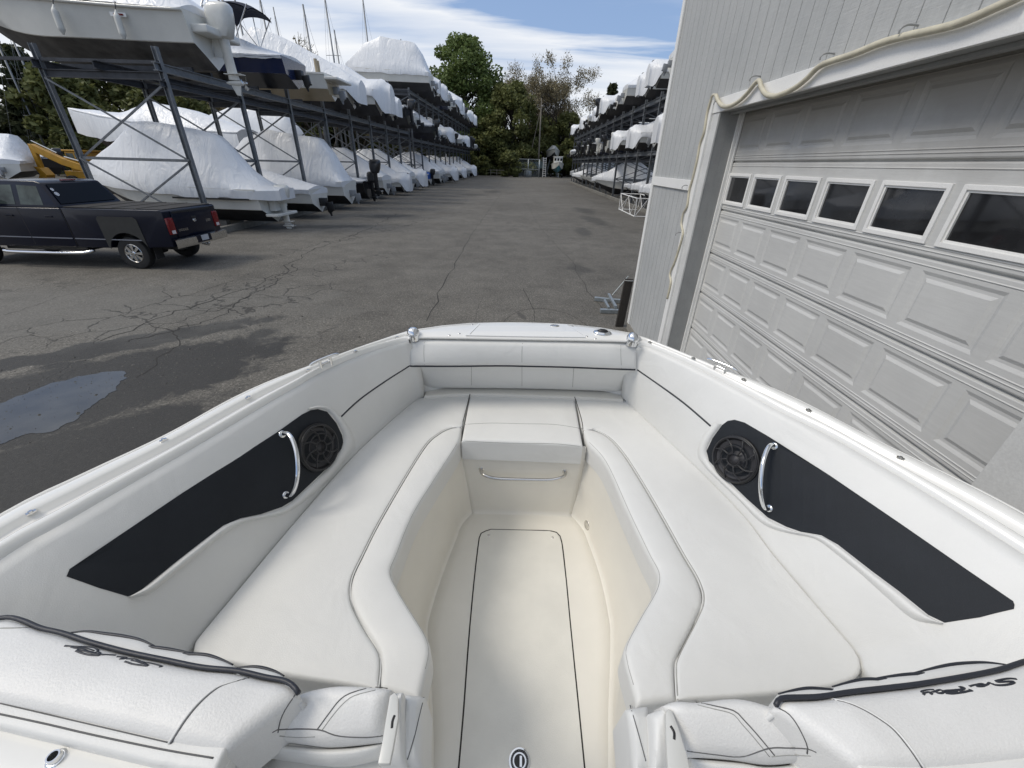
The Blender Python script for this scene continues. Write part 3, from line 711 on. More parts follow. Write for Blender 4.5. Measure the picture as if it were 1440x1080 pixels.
# ================================================================ ground
def asphalt():
    m, nt, b = newmat('worn_asphalt'); tc = node(nt, 'ShaderNodeTexCoord'); vec = tc.outputs['Object']
    big = noise_n(nt, vec, .16, 5, .6, .4); mid = noise_n(nt, vec, 1.1, 6, .65, .3); fine = noise_n(nt, vec, 26, 5, .78); grit = noise_n(nt, vec, 150, 2, .6)
    c = ramp(nt, big, [(.3, (.106,.098,.084)), (.5, (.128,.119,.103)), (.72, (.152,.142,.123))]).outputs[0]
    c = mixc(nt, .75, c, ramp(nt, mid, [(.3, .70), (.5, .98), (.7, 1.2)]).outputs[0], 'MULTIPLY')
    c = mixc(nt, .7, c, ramp(nt, fine, [(.34, .38), (.5, 1.0), (.66, 1.5)]).outputs[0], 'MULTIPLY')
    ag = node(nt, 'ShaderNodeTexVoronoi'); ag.inputs['Scale'].default_value = 48; nt.links.new(vec, ag.inputs['Vector']); agf = node(nt, 'ShaderNodeSeparateColor'); nt.links.new(ag.outputs['Color'], agf.inputs[0])
    c = mixc(nt, .55, c, ramp(nt, agf.outputs[0], [(.0, .45), (.5, .95), (.9, 1.25), (1.0, 2.2)]).outputs[0], 'MULTIPLY')
    c = mixc(nt, .45, c, ramp(nt, grit, [(.35, .5), (.6, 1.3)]).outputs[0], 'MULTIPLY')
    def ell(cx, cy, ang, lx, ly, wob=.5, soft=.35, nsc=1.2):
        mp = node(nt, 'ShaderNodeMapping', vector_type='TEXTURE'); mp.inputs['Location'].default_value = (cx, cy, 0); mp.inputs['Rotation'].default_value = (0, 0, R(ang)); mp.inputs['Scale'].default_value = (lx, ly, 1)
        nt.links.new(vec, mp.inputs[0]); L = node(nt, 'ShaderNodeVectorMath', operation='LENGTH'); nt.links.new(mp.outputs[0], L.inputs[0])
        d = math_n(nt, 'ADD', L.outputs['Value'], math_n(nt, 'MULTIPLY', math_n(nt, 'SUBTRACT', noise_n(nt, vec, nsc, 6, .65, .4), .5), wob*2))
        return ramp(nt, d, [(1-soft, 1.0), (1.0, 0.0)]).outputs[0]
    masks = []
    # damp, broken strip round the puddle (stain with its own shape)
    damp = ell(-6.5, 4.5, 47, 3.5, 1.35, .6, .15, 1.7)
    damp2 = ell(-7.1, 6.3, 42, 2.7, .45, .8, .2, 1.9)
    damp3 = ell(-5.0, 2.6, 62, 2.6, 1.2, .6, .2, 1.4)
    dm = math_n(nt, 'MAXIMUM', math_n(nt, 'MAXIMUM', damp, damp2), damp3)
    c = mixc(nt, math_n(nt, 'MULTIPLY', dm, .86), c, (.023,.022,.020))
    # old oil spots along the lane
    oil = None
    for a in ((-4.9,46,10,2.2,1.6), (-3.5,52,0,1.4,3), (4.6,27,5,.8,3.2), (3.2,22,0,.5,2.0), (4.8,33,0,1.0,3.0), (.1,8.6,20,.10,.35), (2.0,13.5,0,.5,.9), (-8,26,30,2,1.0), (-9.5,21,20,2.5,.8), (-6.5,36,80,1.2,3)):
        e = ell(*a, .8, .5, 1.5); oil = e if oil is None else math_n(nt, 'MAXIMUM', oil, e)
    c = mixc(nt, math_n(nt, 'MULTIPLY', oil, .55), c, (.035,.034,.032))
    # pale dusty sweep
    pale = ell(-9.5, 8.2, 8, 6.5, 2.6, .8, .6, .8)
    c = mixc(nt, math_n(nt, 'MULTIPLY', pale, .35), c, (.17,.165,.15))
    # crazed cracks in a band
    vo = node(nt, 'ShaderNodeTexVoronoi', feature='DISTANCE_TO_EDGE'); vo.inputs['Scale'].default_value = 1.25
    wv = node(nt, 'ShaderNodeVectorMath', operation='ADD'); nz = node(nt, 'ShaderNodeTexNoise'); nz.inputs['Scale'].default_value = 2.2; nz.inputs['Detail'].default_value = 6
    nt.links.new(vec, nz.inputs['Vector']); sc_ = node(nt, 'ShaderNodeVectorMath', operation='SCALE'); sc_.inputs['Scale'].default_value = .55; nt.links.new(nz.outputs['Color'], sc_.inputs[0])
    nt.links.new(vec, wv.inputs[0]); nt.links.new(sc_.outputs[0], wv.inputs[1]); nt.links.new(wv.outputs[0], vo.inputs['Vector'])
    crk = ramp(nt, vo.outputs['Distance'], [(0.0, 1.0), (.011, .85), (.028, 0.0)]).outputs[0]
    band = math_n(nt, 'MAXIMUM', ell(-7.2, 10.2, 62, 6.5, .75, .45, .25, 1.0), ell(-6.5, 8.6, 52, 3.4, 1.1, .5, .25, 1.1))
    band = math_n(nt, 'MAXIMUM', band, ell(-6.8, 20, 75, 9, .5, .5, .3, .9))
    wide = math_n(nt, 'MULTIPLY', ramp(nt, noise_n(nt, vec, .35, 3), [(.58, 0.0), (.66, .6)]).outputs[0], 1.0)
    cf = math_n(nt, 'MULTIPLY', crk, math_n(nt, 'MAXIMUM', band, wide))
    c = mixc(nt, math_n(nt, 'MULTIPLY', cf, .75), c, (.022,.021,.02))
    nt.links.new(c, b.inputs['Base Color'])
    rr = mixc(nt, dm, (.86,.86,.86), (.66,.66,.66)); nt.links.new(rr, b.inputs['Roughness'])
    b.inputs['Specular IOR Level'].default_value = .35
    hsum = math_n(nt, 'ADD', math_n(nt, 'MULTIPLY', fine, .5), math_n(nt, 'MULTIPLY', mid, .7))
    hsum = math_n(nt, 'SUBTRACT', hsum, math_n(nt, 'MULTIPLY', cf, .8))
    bp = node(nt, 'ShaderNodeBump'); bp.inputs['Strength'].default_value = .55; bp.inputs['Distance'].default_value = .02
    nt.links.new(hsum, bp.inputs['Height']); nt.links.new(bp.outputs[0], b.inputs['Normal'])
    return m
M['asphalt'] = asphalt()
g = MB().add([(-900,-300,0),(900,-300,0),(900,1500,0),(-900,1500,0)], [(0,1,2,3)]).build('ground', M['asphalt']); tag(g, kind='structure')
# rougher earth beyond the lane
earth = mat('leaf_litter_soil', (.045,.040,.028), .95, var=.35, vscale=.6, bump=.6, bscale=8, fine=.5)
e_ = MB().add([(-400,131,.004),(400,131,.004),(400,900,.004),(-400,900,.004)], [(0,1,2,3)]).build('earth_verge', earth); tag(e_, kind='structure')
# puddle
def px_poly(pxs, z): return [on_z(x, y, z) for x, y in pxs]
pud = [(-150,590),(-60,578),(0,566),(28,556),(53,547),(66,540),(83,536),(110,530),(133,526),(150,522.5),(166,521.5),(176,526),(172,535),(164,545),(155,553),(144,561),(133,568),(122,578),(110,590),(95,597),(78,605),(55,610),(33,614),(0,624),(-60,650),(-150,690)]
P = catmull(px_poly(pud, .004), 220, True)[:-1]
P = [p + V((noise.noise(p*6)*.07+noise.noise(p*19)*.03, noise.noise(p*6+V((9,0,0)))*.07+noise.noise(p*19+V((5,5,0)))*.03, 0)) for p in P]
m, nt, b = newmat('puddle_water'); tc = node(nt, 'ShaderNodeTexCoord')
nz = noise_n(nt, tc.outputs['Object'], 1.6, 4); nt.links.new(ramp(nt, nz, [(.3, (.055,.055,.054)), (.7, (.10,.098,.09))]).outputs[0], b.inputs['Base Color'])
b.inputs['Roughness'].default_value = .03; b.inputs['IOR'].default_value = 1.33; b.inputs['Specular IOR Level'].default_value = .5
bp = node(nt, 'ShaderNodeBump'); bp.inputs['Strength'].default_value = .03; nt.links.new(noise_n(nt, tc.outputs['Object'], 9, 3), bp.inputs['Height']); nt.links.new(bp.outputs[0], b.inputs['Normal'])
tag(MB().add(P, [tuple(range(len(P)))]).build('puddle', m), kind='structure')
# gravel scattered round the puddle and along the broken strip
gr = MB()
rg = random.Random(3)
for k in range(3800):
    u = rg.random(); t = rg.gauss(0, 1)
    if u < .6: c = V((-8.2, 2.6, 0)).lerp(V((-4.2, 8.4, 0)), rg.random()) + V((.75, -.6, 0))*t*.9
    elif u < .85: c = V((-9.0, 16, 0)).lerp(V((-6.0, 7.2, 0)), rg.random()) + V((t*.5, 0, 0))
    else: c = V((rg.uniform(-9, -1), rg.uniform(3.5, 12), 0))
    s = rg.uniform(.004, .014)*(1 if rg.random() > .04 else 2.4); a = rg.random()*6.28
    vs = [c + V((math.cos(a+i*1.57)*s*rg.uniform(.7,1.3), math.sin(a+i*1.57)*s*rg.uniform(.7,1.3), 0)) for i in range(4)] + [c + V((rg.uniform(-.3,.3)*s, rg.uniform(-.3,.3)*s, s*rg.uniform(.5,1.0)))]
    gr.add(vs, [(0,1,4),(1,2,4),(2,3,4),(3,0,4)])
tag(gr.build('gravel', mat('loose_gravel', (.10,.095,.085), .9, var=.6, vscale=30), fix=False), 'loose grit and gravel scattered round the puddle', None, None, 'stuff')
# long sealed joints and cracks
ck = MB()
def crack(pxs, w, jit=.06, n=60):
    P = catmull([on_z(x, y, .003) for x, y in pxs], n)
    P = [p + V((noise.noise(p*1.3)*jit*2+noise.noise(p*5)*jit, noise.noise(p*1.7+V((4,4,4)))*jit, 0)) for p in P]
    for i in range(len(P)-1):
        d = (P[i+1]-P[i]).normalized(); s = V((-d.y, d.x, 0))
        w0 = w*.8*(.5+abs(noise.noise(P[i]*3))*1.6); w1 = w*.8*(.5+abs(noise.noise(P[i+1]*3))*1.6)
        ck.add([P[i]-s*w0/2, P[i]+s*w0/2, P[i+1]+s*w1/2, P[i+1]-s*w1/2], [(0,1,2,3)])
crack([(598,452),(612,420),(640,372),(660,335),(682,303),(705,272)], .03)
crack([(735,268),(748,300),(770,332),(800,362),(815,388),(833,415),(850,437)], .02)
crack([(752,452),(749,435),(741,418),(735,405)], .02, .02)
crack([(668,452),(672,432),(680,415)], .008, .02)
crack([(700,470),(712,448),(735,436),(765,434),(800,442),(826,458)], .02, .02)
crack([(150,478),(200,462),(250,440),(300,420),(350,404),(400,380),(440,352),(500,330),(560,300)], .045, .14, 90)
crack([(180,480),(240,466),(290,446),(330,430),(380,402),(420,372)], .04, .14, 70)
crack([(0,443),(60,425),(130,405),(190,390)], .012, .08)
crack([(260,430),(300,436),(360,415),(390,420)], .02, .1)
crack([(220,455),(250,475),(235,505),(200,530)], .03, .1)
crack([(330,395),(300,402),(250,418),(222,400)], .015, .1)
tag(ck.build('pavement_cracks', mat('crack_dark', (.03,.028,.025), .95), fix=False), kind='structure')
# ================================================================ building with the garage door
XW, XD, YC = 2.33, 2.60, 8.0
YJ, YN = 5.74, 1.56                       # far and near jamb
ZH = 3.60; HW = 9.5
bld = empty('garage_building', (XW, YC, 0), 0, 'grey vertically grooved building with a white framed garage door, right of the white boat', 'building')
def bo(x, y, z): return (x-XW, y-YC, z)
def siding():
    m, nt, b = newmat('grey_grooved_siding'); tc = node(nt, 'ShaderNodeTexCoord'); vec = tc.outputs['Object']
    sp = node(nt, 'ShaderNodeSeparateXYZ'); nt.links.new(vec, sp.inputs[0])
    s = math_n(nt, 'ADD', sp.outputs[0], sp.outputs[1])
    mp = node(nt, 'ShaderNodeMapping'); mp.inputs['Scale'].default_value = (26, 26, 2.2); nt.links.new(vec, mp.inputs[0])
    grain = noise_n(nt, mp.outputs[0], 1.0, 6, .7, .3)
    mp2 = node(nt, 'ShaderNodeMapping'); mp2.inputs['Scale'].default_value = (5, 5, 60); nt.links.new(vec, mp2.inputs[0])
    knots = noise_n(nt, mp2.outputs[0], 1.4, 5, .65, .6)
    big = noise_n(nt, vec, .9, 5, .6)
    c = ramp(nt, big, [(.3, (.40,.41,.405)), (.7, (.47,.475,.465))]).outputs[0]
    c = mixc(nt, .30, c, ramp(nt, grain, [(.3, .72), (.7, 1.18)]).outputs[0], 'MULTIPLY')
    c = mixc(nt, .25, c, ramp(nt, knots, [(.3, .75), (.7, 1.15)]).outputs[0], 'MULTIPLY')
    wt = noise_n(nt, mp.outputs[0], 2.4, 3, .8)
    c = mixc(nt, ramp(nt, wt, [(.70, 0.0), (.78, .5)]).outputs[0], c, (.50,.50,.48))
    nt.links.new(c, b.inputs['Base Color']); b.inputs['Roughness'].default_value = .75
    bp = node(nt, 'ShaderNodeBump'); bp.inputs['Strength'].default_value = .5; bp.inputs['Distance'].default_value = .006
    nt.links.new(math_n(nt, 'ADD', grain, knots), bp.inputs['Height']); nt.links.new(bp.outputs[0], b.inputs['Normal'])
    return m
M['siding'] = siding()
M['trim'] = mat('white_trim_paint', (.80,.795,.77), .55, var=.05, vscale=2, bump=.1, bscale=80, fine=.1)
M['trim_grey'] = mat('weathered_trim_paint', (.62,.62,.60), .6, var=.08, vscale=4, bump=.15, bscale=60, fine=.12)
M['jamb'] = mat('grey_jamb_boards', (.30,.305,.30), .65, var=.08, vscale=5, bump=.15, bscale=60, fine=.1)
def siding_face(name, a, b, z0, z1, out, groove=.2, depth=.009):
    """vertical grooved board sheet from plan point a to b"""
    a = V((a[0], a[1])); b = V((b[0], b[1])); L = (b-a).length; d = (b-a)/L; o = V((out[0], out[1])); mb = MB(); t = 0; prof = [(0, 0)]
    k = 0
    while t < L-.02:
        g_ = groove*(1 if k % 2 else 1.0)
        t2 = min(L, t+g_)
        if t2 < L-.012: prof += [(t2-.005, 0), (t2-.003, -depth), (t2+.003, -depth), (t2+.005, 0)]
        t = t2; k += 1
    prof.append((L, 0))
    r0 = [V((*(a+d*s), z0)) + V((o.x*h, o.y*h, 0)) for s, h in prof]; r1 = [V((p.x, p.y, z1)) for p in r0]
    mb.grid([r0, r1])
    # backing so that the sheet has thickness
    bk = [V((*(a - o*.10), z0)), V((*(b - o*.10), z0)), V((*(b - o*.10), z1)), V((*(a - o*.10), z1))]
    mb.add(bk, [(0,1,2,3)])
    return mb.build(name, M['siding'], bld)
W0 = -XW
# coordinates local to bld: x 0 is the wall plane, y 0 is the visible corner
Yl = lambda y: y-YC
siding_face('siding', (0, Yl(YC)), (0, Yl(YJ)), .14, ZH+.02, (-1, 0, 0))                # between corner and door
siding_face('siding', (0, 0), (0, -14), ZH+.02, HW, (-1, 0, 0))                          # above
siding_face('siding', (0, Yl(YN)), (0, -14), .14, ZH+.02, (-1, 0, 0))                    # beyond the near jamb
siding_face('siding', (12, .0), (0, .0), .14, HW, (0, 1, 0))                             # end wall
MB().box((-.0,-14,-.02), (12, -.001, .14)).box((-.02,Yl(YJ)+.32,0), (.12,.02,.135)).build('footing', mat('concrete_footing', (.26,.245,.215), .9, var=.2, vscale=5, bump=.4, bscale=40, fine=.3), bld)
MB().box((-.35,-14.3,HW-.02), (12.3,.35,HW+.18)).build('roof', M['trim'], bld)
MB().box((-.026,-.085,.14), (-.002,.03,HW-.03)).box((-.002,.004,.14), (.09,.028,HW-.03)).build('corner_trim', M['trim'], bld, bevel=.003)
MB().box((-.028,Yl(YJ)+.33,2.73), (-.003,-.088,2.86)).build('belt_trim', M['trim'], bld, bevel=.003)
# casing: bright outer strip, wider inner board
MB().box((-.050,Yl(YJ)+.19,.02), (-.004,Yl(YJ)+.325,3.735)).build('casing', M['trim'], bld, bevel=.003)
MB().box((-.024,Yl(YJ),.02), (-.003,Yl(YJ)+.188,3.59)).build('casing', M['trim_grey'], bld, bevel=.002)
MB().box((-.034,Yl(YN)-.3,3.592), (-.003,Yl(YJ)+.188,3.735)).build('header_board', M['trim'], bld, bevel=.003)
MB().box((-.034,Yl(YN)-.3,.02), (-.003,Yl(YN),3.59)).build('casing', M['trim_grey'], bld, bevel=.002)
# reveal, soffit, door stops
MB().box((-.001,Yl(YJ)+.002,.02), (XD-XW+.04,Yl(YJ)+.05,3.60)).build('jamb', M['jamb'], bld)
MB().box((-.001,Yl(YN)-.05,.02), (XD-XW+.04,Yl(YN)-.002,3.60)).build('jamb', M['trim_grey'], bld)
MB().box((-.001,Yl(YN),3.595), (XD-XW+.04,Yl(YJ),3.66)).box((.10,Yl(YN),3.57), (.16,Yl(YJ),3.594)).build('soffit', M['jamb'], bld)
MB().box((XD-XW-.062,Yl(YJ)-.028,.02), (XD-XW-.03,Yl(YJ)+.001,3.594)).box((XD-XW-.028,Yl(YJ)-.045,.02), (XD-XW-.006,Yl(YJ)-.001,3.594)).build('door_stop', M['trim'], bld, bevel=.002)
# --- sectional door with embossed panels
def doormat():
    m, nt, b = newmat('weathered_door_enamel'); tc = node(nt, 'ShaderNodeTexCoord'); vec = tc.outputs['Object']
    big = noise_n(nt, vec, 1.1, 6, .6)
    c = ramp(nt, big, [(.3, (.53,.53,.515)), (.7, (.61,.61,.59))]).outputs[0]
    mp = node(nt, 'ShaderNodeMapping'); mp.inputs['Scale'].default_value = (3, 3, 40); nt.links.new(vec, mp.inputs[0])
    c = mixc(nt, .22, c, ramp(nt, noise_n(nt, mp.outputs[0], 1.5, 5, .7), [(.3, .72), (.7, 1.1)]).outputs[0], 'MULTIPLY')
    sp = node(nt, 'ShaderNodeSeparateXYZ'); nt.links.new(vec, sp.inputs[0])
    # grime plus painted-in shade, darkening towards the head of the opening
    mp3 = node(nt, 'ShaderNodeMapping'); mp3.inputs['Scale'].default_value = (1.4, 1.4, .8); nt.links.new(vec, mp3.inputs[0])
    gz = math_n(nt, 'ADD', math_n(nt, 'MULTIPLY', math_n(nt, 'SUBTRACT', sp.outputs[2], 3.0), 1.5), math_n(nt, 'MULTIPLY', noise_n(nt, mp3.outputs[0], 1.3, 6, .65), .7))
    c = mixc(nt, ramp(nt, gz, [(.35, 0.0), (1.15, .75)]).outputs[0], c, (.23,.21,.18))
    nt.links.new(c, b.inputs['Base Color']); b.inputs['Roughness'].default_value = .48
    bp = node(nt, 'ShaderNodeBump'); bp.inputs['Strength'].default_value = .25; bp.inputs['Distance'].default_value = .004
    nt.links.new(noise_n(nt, mp.outputs[0], 4, 4, .7), bp.inputs['Height']); nt.links.new(bp.outputs[0], b.inputs['Normal'])
    return m
M['door'] = doormat()
ml, nt, b = newmat('dark_door_glass'); tc = node(nt, 'ShaderNodeTexCoord')
nt.links.new(ramp(nt, noise_n(nt, tc.outputs['Object'], 3, 5), [(.3, (.012,.012,.013)), (.7, (.035,.036,.038))]).outputs[0], b.inputs['Base Color'])
b.inputs['Roughness'].default_value = .04; b.inputs['Specular IOR Level'].default_value = .75
bp = node(nt, 'ShaderNodeBump'); bp.inputs['Strength'].default_value = .04; nt.links.new(noise_n(nt, tc.outputs['Object'], 5, 2), bp.inputs['Height']); nt.links.new(bp.outputs[0], b.inputs['Normal'])
M['doorglass'] = ml
dx = XD-XW
door = MB().box((dx+.03, Yl(YN), .01), (dx+.04, Yl(YJ), 3.60)).build('garage_door', M['door'], bld)
PIT = .605; SEC = [0.01,.375,.92,1.46,2.0,2.54,3.085,3.62]
def inset_panel(mb, y0, y1, z0, z1, x):
    """raised-and-fielded embossed panel: groove ring then a raised field"""
    rings = [(0,0),(.022,.009),(.040,.009),(.062,-.001)]
    prev = None
    for dd, h in rings:
        r = [V((x+h, y0+dd, z0+dd)), V((x+h, y1-dd, z0+dd)), V((x+h, y1-dd, z1-dd)), V((x+h, y0+dd, z1-dd))]
        if prev: 
            b0 = len(mb.v); mb.add(prev + r, [(i, (i+1)%4, 4+(i+1)%4, 4+i) for i in range(4)])
        prev = r
    mb.add(prev, [(0,1,2,3)])
ya = Yl(YJ)-.045
cols = [(ya-.0-PIT*k, ya-.065-PIT*k-(PIT-.13)) for k in range(7)]
for si in range(7):
    z0, z1 = SEC[si], SEC[si+1]; mb = MB(); x = dx
    pans = []
    for k in range(7):
        yb = Yl(5.71) - PIT*k; ytop = yb-.015; ybot = yb-PIT+.065
        if ybot < Yl(YN)+.01: ybot = Yl(YN)+.02
        if ytop-ybot < .15: continue
        if si == 5: pans.append((ybot-.01, ytop, z0+.075, z1-.125))
        else: pans.append((ybot, ytop, max(z0+.02, z0+.105), z1-.075))
    # face grid with holes for the panels
    if si == 0: pans = []
    zA, zB = z0+.006, z1-.006
    # section edge lips
    prof = [(x+.022, z0+.0), (x+.004, zA), (x, zA+.012), ]
    y_lo, y_hi = Yl(YN), Yl(YJ)-.002
    zs = sorted(set([zA+.012, zB-.012] + [p[2] for p in pans] + [p[3] for p in pans]))
    ys = sorted(set([y_lo, y_hi] + [p[0] for p in pans] + [p[1] for p in pans]))
    for i in range(len(ys)-1):
        for j in range(len(zs)-1):
            cy_, cz_ = (ys[i]+ys[i+1])/2, (zs[j]+zs[j+1])/2
            if any(p[0] < cy_ < p[1] and p[2] < cz_ < p[3] for p in pans): continue
            mb.add([(x, ys[i], zs[j]), (x, ys[i+1], zs[j]), (x, ys[i+1], zs[j+1]), (x, ys[i], zs[j+1])], [(0,1,2,3)])
    def strip(pr):
        mb.grid([[V((px_, y_lo, pz_)) for px_, pz_ in pr], [V((px_, y_hi, pz_)) for px_, pz_ in pr]])
    strip([(x, zA+.012), (x+.004, zA+.004), (x+.024, zA-.002), (x+.03, z0-.004)])
    strip([(x+.03, z1-.004), (x+.012, zB-.004), (x+.003, zB-.006), (x, zB-.012)])
    # ribs pressed along the section edges
    for zz_ in (z0+.040, z0+.062, z1-.045):
        if si == 5 or si == 6 or True:
            mb.grid([[V((px_, y_lo, pz_)) for px_, pz_ in [(x-.0005, zz_-.006), (x-.005, zz_), (x-.0005, zz_+.006)]], [V((px_, y_hi, pz_)) for px_, pz_ in [(x-.0005, zz_-.006), (x-.005, zz_), (x-.0005, zz_+.006)]]])
    if si != 5:
        for p in pans: inset_panel(mb, p[0], p[1], p[2], p[3], x)
    sec = mb.build('door_section', M['door'], door)
    if si == 5:
        sec['label'] = 'door section with the row of windows'
        for p in pans:
            f_ = MB(); w1 = .028
            a0, a1, b0, b1 = p
            for lo, hi in (((x-.014,a0,b0),(x+.02,a0+w1,b1)), ((x-.014,a1-w1,b0),(x+.02,a1,b1)), ((x-.014,a0+w1,b0),(x+.02,a1-w1,b0+w1)), ((x-.014,a0+w1,b1-w1),(x+.02,a1-w1,b1))): f_.box(lo, hi)
            w2 = w1+.014
            for lo, hi in (((x-.004,a0+w1,b0+w1),(x+.02,a0+w2,b1-w1)), ((x-.004,a1-w2,b0+w1),(x+.02,a1-w1,b1-w1)), ((x-.004,a0+w2,b0+w1),(x+.02,a1-w2,b0+w2)), ((x-.004,a0+w2,b1-w2),(x+.02,a1-w2,b1-w1))): f_.box(lo, hi)
            f_.build('window_frame', M['trim'], door, bevel=.002)
            MB().box((x+.008,a0+w2,b0+w2), (x+.014,a1-w2,b1-w2)).build('window_pane', M['doorglass'], door)
# the long cream hose pinned over the header and down the casing
hose_px = [(1440,-8),(1410,6),(1350,32),(1300,45),(1280,49),(1240,60),(1200,76),(1166,87),(1150,95),(1135,110),(1120,122),(1105,130),(1090,135),(1078,133),(1071,124),(1068,114),(1063,116),(1050,132),(1038,143),(1026,149),(1016,149),(1010,142),(1007,134)]
hp = [on_x(x, y, XW-.07) for x, y in hose_px]
hose2 = [(1007,134),(1002,134),(998,145),(994,160),(990,185),(984,203),(980,225),(974,250),(969,268),(966,290),(961,300),(958,315),(960,330),(953,355),(948,370),(942,385),(943,398),(938,420)]
hp2 = [on_x(x, y, XW-.065) for x, y in hose2]
M['hose'] = mat('aged_cream_hose', (.56,.52,.40), .5, var=.15, vscale=12)
hs = empty('garden_hose', hp[len(hp)//2], 0, 'cream coloured hose looped along the white header above the garage door', 'hose')
def rel(P, o): return [p - V(o.location) for p in P]
MB().tube(rel(catmull(hp, 160), hs), .021, 10).build('hose_run', M['hose'], hs, smooth=True)
MB().tube(rel(catmull(hp2, 90), hs), .014, 10).build('hose_drop', M['hose'], hs, smooth=True)
hk = MB()
for (x, y) in [(1281,44),(1166,82),(1064,112),(1012,146),(966,264),(957,330)]:
    p = on_x(x, y, XW-.03)-V(hs.location)
    hk.tube(catmull([p + V((.03,0,.028)), p + V((-.03,0,.030)), p + V((-.066,0,.012)), p + V((-.066,0,-.014))], 8), .006, 6)
hk.build('hose_clips', M['jamb'], hs)

# --- leaning black board, steel stand, weeds at the corner
M['charred'] = mat('weathered_black_timber', (.035,.030,.025), .85, var=.4, vscale=6, bump=.5, bscale=40, fine=.4, stretch=(20,20,1.5))
a0, a1 = on_z(872,449,0), on_z(884,452,0)
base = V((2.10, 8.10, 0)); 
pl = empty('timber_plank', base, 0, 'dark weathered plank leaning upright against the grey building corner', 'plank')
MB().box((0,0,0),(.17,.05,1.02)).build('board', M['charred'], pl, bevel=.004)
MB().box((.015,.052,0),(.15,.095,.96)).build('backing_board', M['charred'], pl, bevel=.004)
MB().box((.0,-.004,.985),(.17,.055,1.0)).build('end_grain', M['trim_grey'], pl)
pl.rotation_euler = (R(0), R(2.5), R(6))
M['galv'] = mat('galvanised_steel', (.33,.36,.37), .42, .55, var=.2, vscale=14, bump=.1, bscale=90)
gs = on_z(862,437,0)
st = empty('steel_stand', (gs.x, gs.y, 0), R(4), 'grey steel stand lying on the asphalt beside the building corner', 'stand')
def s_(x, y, z=0): p = on_z(x, y, z); return V(st.matrix_basis.inverted() @ p)
bpy.context.view_layer.update()
MB().bar(s_(836,420,.05), s_(876,424,.05), .10, .09).build('foot_beam', M['galv'], st, bevel=.006)
MB().bar(s_(844,437,.05), s_(872,438,.05), .10, .09).build('foot_beam', M['galv'], st, bevel=.006)
MB().bar(s_(856,414,.13), s_(866,432,.13), .06, .06).build('cross_beam', M['galv'], st, bevel=.004)
MB().bar(s_(850,422,.12), s_(856,433,.12), .05, .05).build('cross_beam', M['galv'], st, bevel=.004)
pa = s_(861,415,.13); MB().tube([pa, pa + V((.42, .25, .42))], .014, 8).build('stay_rod', M['galv'], st)
# white framed aluminium rack beside the wall
fa = empty('boat_cradle', on_z(892,305,0), 0, 'white tubular metal cradle behind the grey building corner', 'cradle')
o0 = V(fa.location)
def lf(x, y, z): return V((x, y, z))
tb = MB(); Wd, Ln, Ht = 1.5, 5.0, 1.15
for yy in (0, Ln):
    tb.tube([(0,yy,.03),(0,yy,Ht),(Wd,yy,Ht),(Wd,yy,.03),(0,yy,.03)], .035, 8)
    tb.tube([(0,yy,.03),(Wd*.5,yy,Ht),(Wd,yy,.03)], .025, 8)
for xx in (0, Wd):
    for zz_ in (.03, Ht): tb.tube([(xx,0,zz_),(xx,Ln,zz_)], .035, 8)
    for k in range(4): tb.tube([(xx,Ln*k/4,.03 if k%2 else Ht),(xx,Ln*(k+1)/4,Ht if k%2 else .03)], .022, 8)
tb.build('tube_frame', M['trim'], fa, smooth=40)
# ================================================================ navy pickup; built nose towards -X in truck space: x 0 = rear bumper face, +x forward, y 0 = near side
M['navy'] = mat('navy_car_paint', (.002,.004,.014), .3, var=.1, vscale=1.5, coat=.22, spec=.22)
M['primer'] = mat('dull_flare_plastic', (.030,.030,.028), .8, var=.15)
M['tint'] = mat('tinted_glass', (.006,.006,.007), .10, spec=.18)
M['glass_lt'] = mat('cab_glass', (.06,.075,.07), .08, var=.6, vscale=2, spec=.3)
M['redlens'] = mat('red_lens', (.16,.006,.008), .25)
tr = empty('pickup_truck', (-9.70, 11.62, 0), 0, 'dark navy crew cab pickup with covered bed, parked before the left boat rack', 'truck')
tr.rotation_euler = (0, 0, math.pi)          # local +x -> world -X, local +y -> world -Y
# local frame: y from -2.12 (far side) to 0 (near side)
W_ = 2.12
def arc(cx, cz, r, a0, a1, n=12): return [(cx+r*math.cos(R(a0+(a1-a0)*i/n)), cz+r*math.sin(R(a0+(a1-a0)*i/n))) for i in range(n+1)]
def sidebody(name, prof, m, y0=-W_, y1=0.0, bev=.03, parent=tr):
    pts = [V((x, y0, z)) for x, z in prof]
    return MB().prism(pts, (0,1,0), y1-y0).build(name, m, parent, bevel=bev, smooth=35)
RW, FW, WR = 1.42, 5.55, .44
bed = [(.14,.66),(.14,1.58),(.20,1.62),(2.92,1.60),(2.92,.60)] + arc(RW, .44, .60, 15, 165)[::1]
bed = [(.14,.66),(.14,1.58),(.20,1.62),(2.92,1.60),(2.92,.58),(2.0,.58)] + arc(RW, .44, .56, 15, 165) + [(.86,.62)]
sidebody('bed', bed, M['navy'])
cabl = [(2.95,.58),(2.95,1.60),(5.35,1.58),(5.40,1.52),(5.40,.55)]
sidebody('cab_lower', cabl, M['navy'])
hood = [(5.42,.58),(5.42,1.50),(6.6,1.42),(6.85,1.30),(6.9,.75),(6.2,.60)] + arc(FW+.40, .44, .56, 15, 150)
hood = [(5.42,1.50),(6.7,1.42),(6.95,1.28),(7.0,.62),(6.55,.6)] + arc(FW+.42, .44, .56, 15, 165) + [(5.42,.6)]
sidebody('hood', hood, M['navy'], bev=.05)
